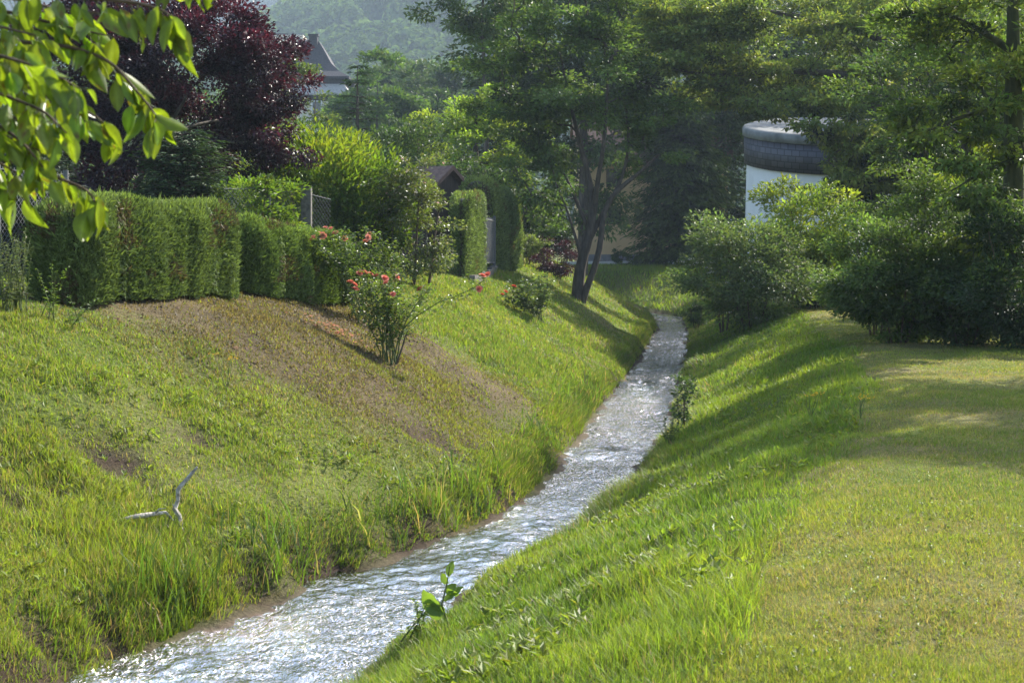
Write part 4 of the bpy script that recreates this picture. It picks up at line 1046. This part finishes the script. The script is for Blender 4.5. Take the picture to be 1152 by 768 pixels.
# distant garden trees below the hills
far_specs = [(425, 118, 78, 4.3, L_mid, 'mid green round tree below the far hill, right of the slate roofed villa'), (470, 130, 95, 4.2, [.045, .08, .025], 'soft green tree at the foot of the hill, left of the spruce'),
             (400, 155, 112, 4.0, [.05, .085, .028], 'hazy tree just right of the villa, behind the thin conifer'), (345, 140, 150, 3.6, L_mid, 'low tree below the villa wall'),
             (500, 150, 70, 6.5, [.04, .07, .024], 'hazy wide tree on the hill foot beside the spruce'), (275, 120, 100, 4.5, L_mid, 'hazy tree behind the right part of the purple tree'),
             (225, 110, 90, 5.0, L_mid, 'hazy tree behind the middle of the purple tree'), (120, 100, 60, 6.0, L_dark, 'tall tree behind the left part of the purple tree'), (30, 70, 20, 6.0, L_dark, 'tall dark tree behind the overhanging leaves at the top left'),
             (455, 165, 62, 6.5, [.045, .075, .025], 'pale hazy tree with its crown against the wooded hill'), (445, 92, 150, 2.6, [.05, .09, .022], 'small bushy tree behind the climbing rose and shed roof')]
for k, (px, D, top, rad, col, lab) in enumerate(far_specs):
    tree('background_tree', lab, px, D, top, rad, 60, 170, .0036 * D, col, 110 + k, tr_r=.2, group='trees in the distance behind the gardens', bottom_py=top + int(2.0 * rad * F / D))

# ------------------------------------------------------------------ right bank shrubs and trees
shrub('elder_bush', 'elder bush with grey green leaves and white flower heads above the stream', 'shrub', *W(846, 0, 38.5)[:2], 1.75, 2.7, 80, 220, .11, [.08, .12, .04], seed=121, bottom=.06, col2=[.09, .13, .045], lean=(-.1, 0))
lr = np.random.default_rng(6); e_ = [o for o in bpy.data.objects if o.name.startswith('elder_bush')][0]
fb = MB(); ec = W(846, 0, 38.5); ez = gz(ec[0], ec[1]) + 1.45
for k in range(46):
    v_ = norm(lr.normal(0, 1, 3) * np.array([1.2, 1, .8]) + np.array([-.5, -.8, .2])); q = np.array([ec[0] - .14, ec[1], ez]) + v_ * np.array([1.75, 1.5, 1.25]) * lr.uniform(.9, 1.08)
    fb = MB()
    for j in range(12): blossom(fb, q + lr.normal(0, 1, 3) * np.array([.05, .05, .015]), .016, [.55, .54, .45], lr, 4)
    fb.build('flower_head', M_petal, e_)

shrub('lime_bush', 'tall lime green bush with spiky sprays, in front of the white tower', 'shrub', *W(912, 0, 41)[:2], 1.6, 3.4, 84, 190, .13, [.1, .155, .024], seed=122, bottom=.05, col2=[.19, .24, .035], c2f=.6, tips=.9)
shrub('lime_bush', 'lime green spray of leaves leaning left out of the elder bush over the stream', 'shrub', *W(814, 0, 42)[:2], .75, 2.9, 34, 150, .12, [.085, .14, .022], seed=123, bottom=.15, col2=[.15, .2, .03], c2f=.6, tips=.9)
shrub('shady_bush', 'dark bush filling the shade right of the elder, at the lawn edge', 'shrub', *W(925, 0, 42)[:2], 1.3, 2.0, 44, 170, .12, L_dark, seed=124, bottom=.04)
# understorey
for k, (px, D, rad, h, n, lab, col) in enumerate([
    (1010, 25.5, 1.15, 2.05, 80, 'dark green bush with low drooping twigs at the left end of the shady thicket', [.055, .09, .026]),
    (1085, 25, 1.2, 2.1, 80, 'dark bush in the thicket below the moss green trunk', [.045, .075, .022]),
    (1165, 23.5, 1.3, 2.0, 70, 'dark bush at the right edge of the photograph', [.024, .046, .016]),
    (985, 28, 1.0, 2.5, 50, 'loose bush behind the drooping twigs, below the left tree trunk', [.075, .12, .028]),
    (1060, 29, 1.5, 3.5, 80, 'tall mid green bush between the two right trunks', [.07, .11, .026]),
    (1130, 30, 1.6, 3.2, 70, 'tall bush behind the right trunk', [.06, .1, .024])]):
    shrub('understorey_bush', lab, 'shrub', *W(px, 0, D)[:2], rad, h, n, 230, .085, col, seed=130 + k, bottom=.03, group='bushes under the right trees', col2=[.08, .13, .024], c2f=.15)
# large right trees
def big_tree(name, label, px, D, r0, limbs, crowns, per, size, col, seed, col2, z_top=13.5, bark=None, c2f=.25, cat='tree', mat=None, lean=0):
    x, y = W(px, 0, D)[:2]; z = gz(x, y); lr = np.random.default_rng(seed)
    tr = [[(x, y, z - .3, r0 * 1.35), (x, y, z + .6, r0), (x + lean * .4, y, z + 4, r0 * .85), (x + lean, y, z_top * .7, r0 * .6), (x + lean * 1.2, y + .2, z_top, r0 * .2)]]
    for L_ in limbs: tr.append([(*W(a_, b_, D + d_), r_ * (1.5 if D > 45 else 1)) for a_, b_, d_, r_ in L_])
    cl = []
    for (a_, b_, d_, rx, ry, rz_, n, r_) in crowns: k_ = 1.42 if D > 45 else 1; cl += crown(W(a_, b_, D + d_), (rx * k_, ry * k_, rz_ * k_), n, lr, r=(r_[0] * k_, r_[1] * k_), lump=.2)
    return plant(name, label, cat, (x, y, z), tr, cl, per, size, col, mat or M_leaf, bark or M_bark, None, seed, r_tip=.009, col2=col2, c2f=c2f, up=.2, **{'wr': .5, 'flat': .32, 'tips': .35, 'vary': .32})
big_tree('maple_tree', 'tall tree with a thick dark trunk and long limbs reaching left over the tower', 1030, 50, .45,
   [[(1022, 108, 0, .14), (985, 92, -.5, .11), (940, 82, -1, .085), (880, 80, -1.5, .06), (800, 86, -2, .04), (720, 70, -2.3, .018)],
    [(1024, 60, 0, .12), (960, 30, -.5, .09), (880, 15, -1, .06), (780, 5, -1.5, .03), (720, -20, -1.8, .015)],
    [(1020, 130, .1, .1), (980, 118, .3, .07), (920, 108, .5, .05), (850, 100, .3, .04), (790, 118, 0, .02)],
    [(1020, 190, 0, .06), (985, 205, -.6, .045), (940, 218, -1, .03), (900, 235, -1.2, .015)],
    [(1036, 90, 0, .1), (1075, 60, .2, .07), (1120, 20, .4, .05)]],
   [(850, 40, -1.5, 3.2, 1.6, 1.3, 95, (.3, .6)), (745, 60, -2.2, .9, .9, .75, 26, (.25, .45)), (720, 92, -2.3, .6, .6, .4, 10, (.2, .36)), (800, 105, -1, 1.3, 1.1, .5, 34, (.22, .42)), (900, 92, 0, 1.8, 1.3, .45, 34, (.22, .42)),
    (1030, 40, .5, 3.2, 2.6, 1.6, 80, (.35, .7)), (930, 215, -1, .9, .8, .3, 16, (.18, .32)), (985, 190, -.4, .9, 1.0, .7, 26, (.25, .45)), (780, 20, -1.5, 1.5, 1.2, .9, 40, (.3, .5)),
    (890, 118, -2.5, 1.9, .8, .35, 40, (.18, .34)), (940, 140, -3, 1.0, .8, .5, 24, (.18, .34)), (965, 165, -2.5, 1.0, .8, .7, 26, (.2, .38)), (1000, 230, -2, .8, .8, .7, 18, (.2, .4))],
   110, .2, [.092, .13, .036], 141, [.21, .255, .055], z_top=14, c2f=.4)
big_tree('mossy_tree', 'tall straight tree with a moss green trunk at the right edge', 1140, 25, .2,
   [[(1138, 122, 0, .06), (1105, 125, -.3, .045), (1080, 128, -.6, .035), (1050, 145, -.9, .015)], [(1140, 60, 0, .07), (1100, 30, -.3, .05), (1050, 10, -.6, .02)], [(1140, 180, 0, .05), (1110, 190, -.6, .03), (1070, 215, -.9, .012)]],
   [(1130, 10, 0, 2.0, 1.8, 1.3, 70, (.3, .55)), (1065, 135, -.6, .9, .8, .4, 26, (.2, .38)), (1090, 210, -.6, .7, .7, .5, 22, (.2, .36)), (1120, 260, -.4, .7, .7, .6, 18, (.2, .38)), (1160, 130, -.4, .6, .8, 1.2, 26, (.22, .4))],
   100, .13, [.065, .105, .025], 142, [.16, .21, .035], c2f=.35, z_top=9.5, bark=noisy_mat('mossy_bark', (.03, .035, .015), (.08, .085, .035), 12, .95, .6, (1, 1, .3)))
big_tree('maple_tree', 'thinner dark trunk between the two large right trees, set further back', 1085, 38, .24, [], [(1080, 90, 0, 3.0, 2.4, 2.0, 70, (.45, .8)), (1090, 220, 0, 2.4, 2, 1.4, 40, (.4, .7))], 130, .15, [.05, .085, .024], 143, [.1, .15, .025], z_top=9.5)
big_tree('maple_tree', 'slim back trunk right of the moss green trunk, in deep shade', 1170, 36, .2, [], [(1180, 90, 0, 3.0, 2.4, 2.0, 70, (.45, .8)), (1165, 230, 0, 2.4, 2, 1.5, 40, (.4, .7))], 130, .15, [.048, .08, .024], 144, [.1, .15, .025], z_top=9)
for k, (px, D, top, rad, lab) in enumerate([(985, 72, -40, 5.0, 'tall dark tree directly behind the white tower'), (1080, 62, -40, 5.0, 'tall dark tree in the wood behind the two right trunks'), (1190, 58, -40, 5, 'tall dark tree at the far right of the wood'), (880, 92, -110, 6, 'tall dark tree between the tower and the spruce'), (1130, 48, 60, 3.5, 'lower dark tree filling the wood behind the moss green trunk'), (1025, 52, 120, 3.0, 'lower dark tree right of the tower wall')]):
    tree('woodland_tree', lab, px, D, top, rad, 100, 190, .0046 * D, [.042, .07, .022], 150 + k, tr_r=.25, bottom_py=250, group='woodland behind the tower')
# the tree beside the viewer's right, whose shade falls across the lawn
xs_, ys_ = 11.0, 20.2; zs_ = gz(xs_, ys_); lr = np.random.default_rng(160)
cl = crown((xs_, ys_, 8.0), (2.9, 2.9, 2.2), 100, lr, r=(.45, .85))
plant('maple_tree', 'broad tree beside the lawn, just right of the photograph, shading the grass', 'tree', (xs_, ys_, zs_), [[(xs_, ys_, zs_ - .2, .28), (xs_ + .1, ys_, 4.5, .22), (xs_, ys_, 8.6, .08)]], cl, 240, .13, [.045, .08, .022], M_leaf, M_bark, None, 161, col2=[.09, .14, .025])

# ------------------------------------------------------------------ far wooded hills
def forest(name, x0, x1, y0, y1, n, size, col, seed, conif=False, per=130):
    lr = np.random.default_rng(seed); mb = MB()
    x = lr.uniform(x0, x1, n); y = y0 + (y1 - y0) * lr.random(n); z = ground_z(x, y)
    t = lr.normal(0, 1, (per, 3)); t = norm(t); t = t[t[:, 2] > -.45]
    q = len(t); N_ = n * q; idx = np.repeat(np.arange(n), q)
    v = np.tile(t, (n, 1)) + lr.normal(0, .18, (N_, 3)); s = (size * lr.uniform(.7, 1.25, n))[idx][:, None]
    if conif:
        h = lr.random((N_, 1)); an = lr.uniform(0, 6.28, (N_, 1))
        off = np.concatenate([np.cos(an) * (1 - h) * .55, np.sin(an) * (1 - h) * .55, h * 2.6 - .4], 1); pos = np.stack([x, y, z], 1)[idx] + off * s
        nr = np.concatenate([np.cos(an), np.sin(an), np.full_like(an, .7)], 1); ax = np.concatenate([np.cos(an), np.sin(an), np.full_like(an, -.6)], 1); ls = .55
    else:
        pos = np.stack([x, y, z + size * .9], 1)[idx] + v * s * np.array([1, 1, .85]); nr = v + lr.normal(0, .35, (N_, 3)); ax = np.cross(v, lr.normal(0, 1, (N_, 3))); ls = .42
    c = np.asarray(col)[None] * (1 + lr.normal(0, .22, (n, 1)))[idx] * (1 + lr.normal(0, .14, (N_, 1)))
    leaf_quads(mb, pos, ax, nr, (s * ls * 1.2)[:, 0], (s * ls)[:, 0], np.clip(c, .004, .4))
    return tag(mb.build(name, M_far), None, None, kind='stuff')
forest('near_hill_woodland', -260, 90, 340, 780, 3000, 5.6, [.075, .115, .036], 171, per=100)
forest('spruce_ridge', -430, 110, 830, 1250, 2200, 8.5, [.03, .052, .028], 172, conif=True, per=80)
forest('far_hill_woodland', -700, 200, 1360, 1960, 2300, 11.0, [.07, .11, .045], 173, per=70)

# ------------------------------------------------------------------ small things by the water
def at(p): return p
p = hit(196, 594); Dp = p[1]
e = empty('dead_branch', tuple(p), 'bleached bare branch standing up from the left bank grass', 'branch')
mb = MB(); q = [W(201, 604, Dp), W(204, 588, Dp), W(202, 580, Dp), W(197, 572, Dp), W(199, 562, Dp), W(200, 551, Dp), W(206, 543, Dp + .03), W(211, 537, Dp + .04), W(217, 532, Dp + .05), W(222, 525, Dp + .06)]
lr = np.random.default_rng(15); q = np.array(q); q[1:-1] += lr.normal(0, .004, q[1:-1].shape)
mb.tube(q, np.array([.02, .021, .018, .022, .017, .021, .018, .019, .015, .011]), 9)
mb.tube([W(203, 582, Dp), W(198, 574, Dp - .02), W(194, 566, Dp - .04)], [.014, .009, .003], 6)
mb.tube([W(203, 590, Dp), W(207, 601, Dp - .05), W(208, 611, Dp - .1)], [.014, .012, .006], 6)
mb.build('limb', M_dead, e)
mb = MB(); pl = [hit(*q_) + np.array([0, -.05, hh]) for q_, hh in (((140, 592), .06), ((150, 591), .08), ((162, 592), .09), ((176, 590), .1), ((188, 589), .1), ((197, 593), .06))]
mb.tube(pl, [.01, .017, .023, .019, .014, .005], 9); mb.tube([pl[3], pl[3] + np.array([.05, -.05, .05]), pl[3] + np.array([.11, -.08, .06])], [.01, .007, .003], 6)
tag(mb.build('fallen_branch', M_dead), 'short bleached branch lying in the grass left of the upright one', 'branch')
# dock plant on the right edge of the water
def dock():
    lo = hit(505, 707); base = np.array([lo[0], lo[1], lo[2]]); D = base[1]
    e = empty('dock_plant', tuple(base), 'large leaved dock plant leaning over the near water on the right bank', 'plant')
    sb = MB(); sb.tube([base, W(497, 680, D), W(503, 655, D), W(506, 636, D)], [.008, .007, .005, .003], 6); sb.build('stem', M_stem, e)
    specs = [((498, 690), (472, 668), .07), ((500, 684), (480, 690), .06), ((503, 668), (512, 655), .035), ((504, 656), (495, 645), .03), ((505, 648), (508, 630), .03), ((500, 676), (519, 657), .03), ((497, 690), (476, 676), .05), ((503, 662), (516, 672), .025)]
    for (a_, b_, w_) in specs:
        mb = MB(); p0 = W(*a_, D); p1 = W(*b_, D + .03); ax = p1 - p0; L = np.linalg.norm(ax); ax /= L; nv = norm(np.array([-.5, -.8, .05]) + rng.normal(0, .2, 3)); sv = norm(np.cross(ax, nv)); nv = np.cross(sv, ax)
        V = []; 
        for t in np.linspace(0, 1, 8):
            ww = w_ * math.sin(math.pi * min(1, t * .93 + .05)) ** .7; cc = p0 + ax * L * t - nv * .25 * L * t * t
            V += [cc - sv * ww + nv * ww * .3, cc - nv * .004, cc + sv * ww + nv * ww * .3 + nv * .01 * math.sin(t * 17)]
        f = [[3*k + j, 3*k + j + 1, 3*k + j + 4, 3*k + j + 3] for k in range(7) for j in range(2)]
        mb.add(V, f, np.array([.17, .25, .04]) * rng.uniform(.8, 1.15)); mb.build('leaf', M_leaf, e)
dock()
# sapling at the water's edge
q = hit(770, 485)
lr = np.random.default_rng(9); Dq = q[1]
cl = [(*W(772 + lr.normal(0, 8), 438 + lr.normal(0, 6), Dq + lr.normal(0, .2)), .13) for _ in range(12)] + [(*W(766 + lr.normal(0, 5), 466 + lr.normal(0, 8), Dq + lr.normal(0, .2)), .1) for _ in range(10)]
plant('sapling', 'small dark leaved sapling on the right edge of the stream', 'sapling', tuple(q), [[(*q, .016), (*W(768, 465, Dq), .012), (*W(771, 440, Dq), .008)]], cl, 26, .07, [.04, .07, .022], M_leaf, M_twig, seed=181, r_tip=.004, crown_name='leaves', trunk_name='stem')
q = hit(782, 372)
shrub('waterside_bush', 'small leafy bush by the far water below the elder', 'shrub', q[0] + .05, q[1], .5, 1.0, 26, 90, .08, [.06, .1, .028], seed=182)
# weeds
def ragwort(px, py, h, label, seed):
    q = hit(px, py); lr = np.random.default_rng(seed); e = empty('yellow_wildflower', tuple(q), label, 'wildflower')
    tops = []
    for k in range(4):
        mb = MB(); t_ = q + np.array([lr.normal(0, .06), lr.normal(0, .05), h * lr.uniform(.8, 1)]); mb.tube([q, (q + t_) / 2 + lr.normal(0, .015, 3), t_], [.005, .004, .002], 5); tops.append(t_); mb.build('stem', M_stem, e)
    for t_ in tops:
        fb = MB()
        for j in range(7): blossom(fb, t_ + lr.normal(0, .03, 3) * np.array([1, 1, .4]), .009, [.6, .42, .03], lr, 5)
        fb.build('flower_head', M_petal, e)
ragwort(255, 440, .42, 'yellow wildflower on thin stems in the left slope grass', 191)
ragwort(912, 470, .3, 'yellow wildflower in the long grass at the edge of the lawn shade', 192)
ragwort(968, 472, .25, 'yellow wildflower right at the lawn edge, in the shade of the trees', 193)
def tall_weed(px, py, top, label, seed, col=(.08, .13, .03), n=5):
    q = hit(px, py); D = q[1]; lr = np.random.default_rng(seed); e = empty('tall_weed', tuple(q), label, 'weed', 'tall weeds')
    lb = MB()
    for k in range(n):
        sb = MB()
        t_ = W(px + lr.normal(0, 10), top + lr.uniform(0, 22), D + lr.normal(0, .15)); u = np.linspace(0, 1, 8)[:, None]; b0 = q + np.array([lr.normal(0, .06), lr.normal(0, .06), 0])
        pts = b0 * (1 - u) + t_ * u; pts[:, 0] += lr.normal(0, .05) * (u[:, 0] ** 2); sb.tube(pts, np.linspace(.006, .002, 8), 5, cap=False); sb.build('stem', M_stem, e)
        m = 26; tt_ = lr.uniform(.15, 1, m); pp = np.stack([np.interp(tt_, u[:, 0], pts[:, i]) for i in range(3)], 1); az = lr.uniform(0, 6.28, m)
        leaf_quads(lb, pp, np.stack([np.cos(az), np.sin(az), lr.uniform(-.2, .6, m)], 1), np.array([0, 0, 1.]) + lr.normal(0, .4, (m, 3)), .075 * (1.1 - .7 * tt_) * lr.uniform(.7, 1.3, m), .022, varied(col, m, .15))
    lb.build('leaves', M_leaf, e)
tall_weed(55, 362, 290, 'tall yellow green weed at the left foot of the taller hedge', 201, (.12, .18, .03))
tall_weed(85, 368, 325, 'short pale weed in front of the taller hedge corner', 202, n=4)
tall_weed(22, 352, 255, 'tall grey green weed thicket against the wire fence', 203, (.09, .11, .05), n=16)
tall_weed(470, 722, 668, 'leafy yellow green weed beside the dock plant at the near water', 205, (.14, .2, .03), n=5)
tall_weed(752, 500, 455, 'dark weed clump on the right edge of the stream below the sapling', 206, (.06, .09, .025), n=8)
tall_weed(5, 352, 262, 'pale weed thicket at the left edge of the photograph, below the fence', 204, (.1, .12, .06), n=16)
# stones at the water's edge
def stone(px, py, r, label, seed):
    q = hit(px, py); lr = np.random.default_rng(seed); nn, mm = 14, 9; V = []
    for i in range(mm):
        th = math.pi * i / (mm - 1)
        for j in range(nn):
            ph = 2 * math.pi * j / nn; d_ = np.array([math.sin(th) * math.cos(ph), math.sin(th) * math.sin(ph), math.cos(th)])
            k_ = .85 + .35 * float(vnoise(d_[0] * 1.8 + seed, d_[1] * 1.8 + d_[2] * 2.1, seed)); V.append(q - np.array([0, 0, .2 * r]) + d_ * r * k_ * (1 + .12 * math.sin(7 * d_[0] + 5 * d_[2] + seed)) * np.array([1.5, .9, .3]))
    f = [[i*nn + j, (i+1)*nn + j, (i+1)*nn + (j+1) % nn, i*nn + (j+1) % nn] for i in range(mm - 1) for j in range(nn)]
    mb = MB(); mb.add(V, f); tag(mb.build('stone', M_stone), label, 'stone', 'stones at the edge of the stream')
stone(398, 652, .07, 'small brown stone below the bare earth at the left waterline', 213)

# ------------------------------------------------------------------ cherry branch overhead, close to the viewer
def cherry():
    lr = np.random.default_rng(221); D = 3.55
    x, y = -3.3, 2.5; z = gz(x, y)
    e = empty('cherry_tree', (x, y, z), 'close cherry tree whose large backlit leaves hang into the top left corner', 'tree')
    B = [[(-60, -30), (60, -5), (150, 2), (185, 12), (205, 30)], [(90, -60), (180, -48), (255, -30)], [(-60, 40), (30, 48), (80, 52), (125, 68), (150, 98), (170, 122), (184, 142)], [(-60, 75), (20, 92), (60, 112), (105, 128), (130, 150)],
         [(-60, 110), (10, 128), (40, 150)], [(-60, 165), (30, 185), (65, 200), (98, 213), (108, 228)], [(-60, 195), (0, 200), (22, 215)], [(-60, 5), (20, 15), (70, 30), (120, 40)], [(-60, 140), (0, 150), (45, 170)], [(-60, -15), (0, -5), (60, 10), (110, 15)], [(-60, 60), (0, 62), (50, 78), (90, 100)], [(-60, 125), (0, 140), (30, 165), (50, 190)], [(-60, 175), (-10, 178), (20, 195)], [(-60, 20), (0, 30), (40, 40)], [(-60, 92), (0, 105), (50, 125), (75, 150)]]
    mb = MB(); L = []
    nod = np.array([x + .7, y + .5, 3.75]); LB = np.array([(x + .02, y, 2.9), tuple(nod), tuple(W(-330, -150, D)), tuple(W(-210, -60, D)), tuple(W(-160, 60, D)), tuple(W(-135, 150, D)), tuple(W(-120, 230, D))]); lu = np.linspace(0, 1, 30); LQ = np.stack([np.interp(lu, np.linspace(0, 1, 7), LB[:, i]) for i in range(3)], 1)
    for _ in range(4): LQ[1:-1] = .5 * LQ[1:-1] + .25 * (LQ[:-2] + LQ[2:])
    mb.tube([(x, y, z - .2), (x - .03, y, 1.8), (x + .05, y + .03, 3.0), (x, y, 4.6)], [.1, .085, .07, .03], 10)
    mb.tube(LQ, np.linspace(.045, .006, 30), 8)
    hub = [(x + lr.normal(0, .8), y - .2 + lr.normal(0, .8), 5.0 + lr.normal(0, .5)) for _ in range(26)]
    for h_ in hub: mb.tube([(x, y, 3.2 + lr.uniform(0, 1.2)), ((x + h_[0]) / 2, (y + h_[1]) / 2, 4.5), h_], [.02, .012, .004], 5, cap=False)
    for k, b_ in enumerate(B):
        dd = lr.uniform(-.35, .3); st = LQ[10 + int(np.argmin(np.abs(LQ[10:, 2] - W(0, b_[0][1] - 25, D)[2])))]; P = [st] + [W(px, py, D + dd) for px, py in b_]
        P = np.array(P); s = np.linspace(0, 1, len(P)); u = np.linspace(0, 1, 40); q = np.stack([np.interp(u, s, P[:, i]) for i in range(3)], 1)
        for _ in range(6): q[1:-1] = .5 * q[1:-1] + .25 * (q[:-2] + q[2:])
        mb.tube(q, np.linspace(.008, .0022, 40), 6, cap=False)
        ln = np.linalg.norm(np.diff(q, axis=0), axis=1).sum(); m = int(ln / .021)
        for t in np.linspace(.2, 1, m):
            p_ = np.array([np.interp(t, u, q[:, i]) for i in range(3)]); L.append((p_, norm(q[min(39, int(t * 39) + 1)] - q[int(t * 39) - 1])))
    mb.build('trunk', M_twig, e)
    fb = MB(); ns = 7
    for p_, tg_ in L:
        if lr.random() < .16: continue
        an = lr.uniform(0, 6.28)
        ax = norm(np.array([math.cos(an) * .6, math.sin(an) * .6, -.95 + lr.normal(0, .35)]) + tg_ * .4); p0 = p_ + ax * lr.uniform(.01, .03) + lr.normal(0, .01, 3)
        nv = np.array([lr.normal(0, .6), lr.choice([-1, 1]) * .8, lr.normal(.1, .4)]); sv = norm(np.cross(ax, nv)); nv = np.cross(sv, ax)
        ln = lr.uniform(.045, .105); w_ = ln * lr.uniform(.2, .26); curl = lr.uniform(-.25, .55); V = []
        for t in np.linspace(0, 1, ns):
            ww = w_ * (math.sin(math.pi * t ** .85) ** .8 if 0 < t < 1 else .02); c = p0 + ax * ln * t - nv * curl * ln * t * t
            V += [c - sv * ww + nv * ww * .4, c - sv * ww * .5 + nv * ww * .12, c, c + sv * ww * .5 + nv * ww * .12, c + sv * ww + nv * ww * .4]
        f = [[5*k + j, 5*k + j + 1, 5*k + j + 6, 5*k + j + 5] for k in range(ns - 1) for j in range(4)]
        lc = np.array([.125, .175, .02]) * (1 + lr.normal(0, .2)) * (1 + lr.normal(0, .06, 3)); vc = np.tile(lc, (ns * 5, 1)); vc[2::5] *= 1.45
        vc *= 1 + lr.normal(0, .07, (ns * 5, 1))
        if lr.random() < .2: vc[lr.integers(0, ns * 5, 3)] = [.12, .07, .03]
        if lr.random() < .25: f = [q_ for q_ in f if lr.random() > .06]
        fb.add(V, f, np.clip(vc, .01, .4))
        fb.tube([p_, (p_ + p0) / 2, p0], .0012, 4, np.array([.1, .12, .03]), cap=False)
    foliage(fb, [(*h_, .5) for h_ in hub], 110, .1, [.07, .11, .02], lr, wr=.5, droop=.8)
    fb.build('leaves', M_gloss, e)
cherry()

# ------------------------------------------------------------------ air
mb = MB(); mb.box((-100, 1000, 235), (1050, 1060, 239))
mh = bpy.data.materials.new('haze'); mh.use_nodes = True; t = mh.node_tree; t.nodes.remove(t.nodes['Principled BSDF'])
pv = t.nodes.new('ShaderNodeVolumePrincipled'); pv.inputs['Color'].default_value = (.66, .83, 1, 1); pv.inputs['Density'].default_value = HAZE; pv.inputs['Anisotropy'].default_value = .1
t.links.new(pv.outputs[0], t.nodes['Material Output'].inputs['Volume'])
hz = mb.build('haze', mh); tag(hz, None, None, kind='stuff')
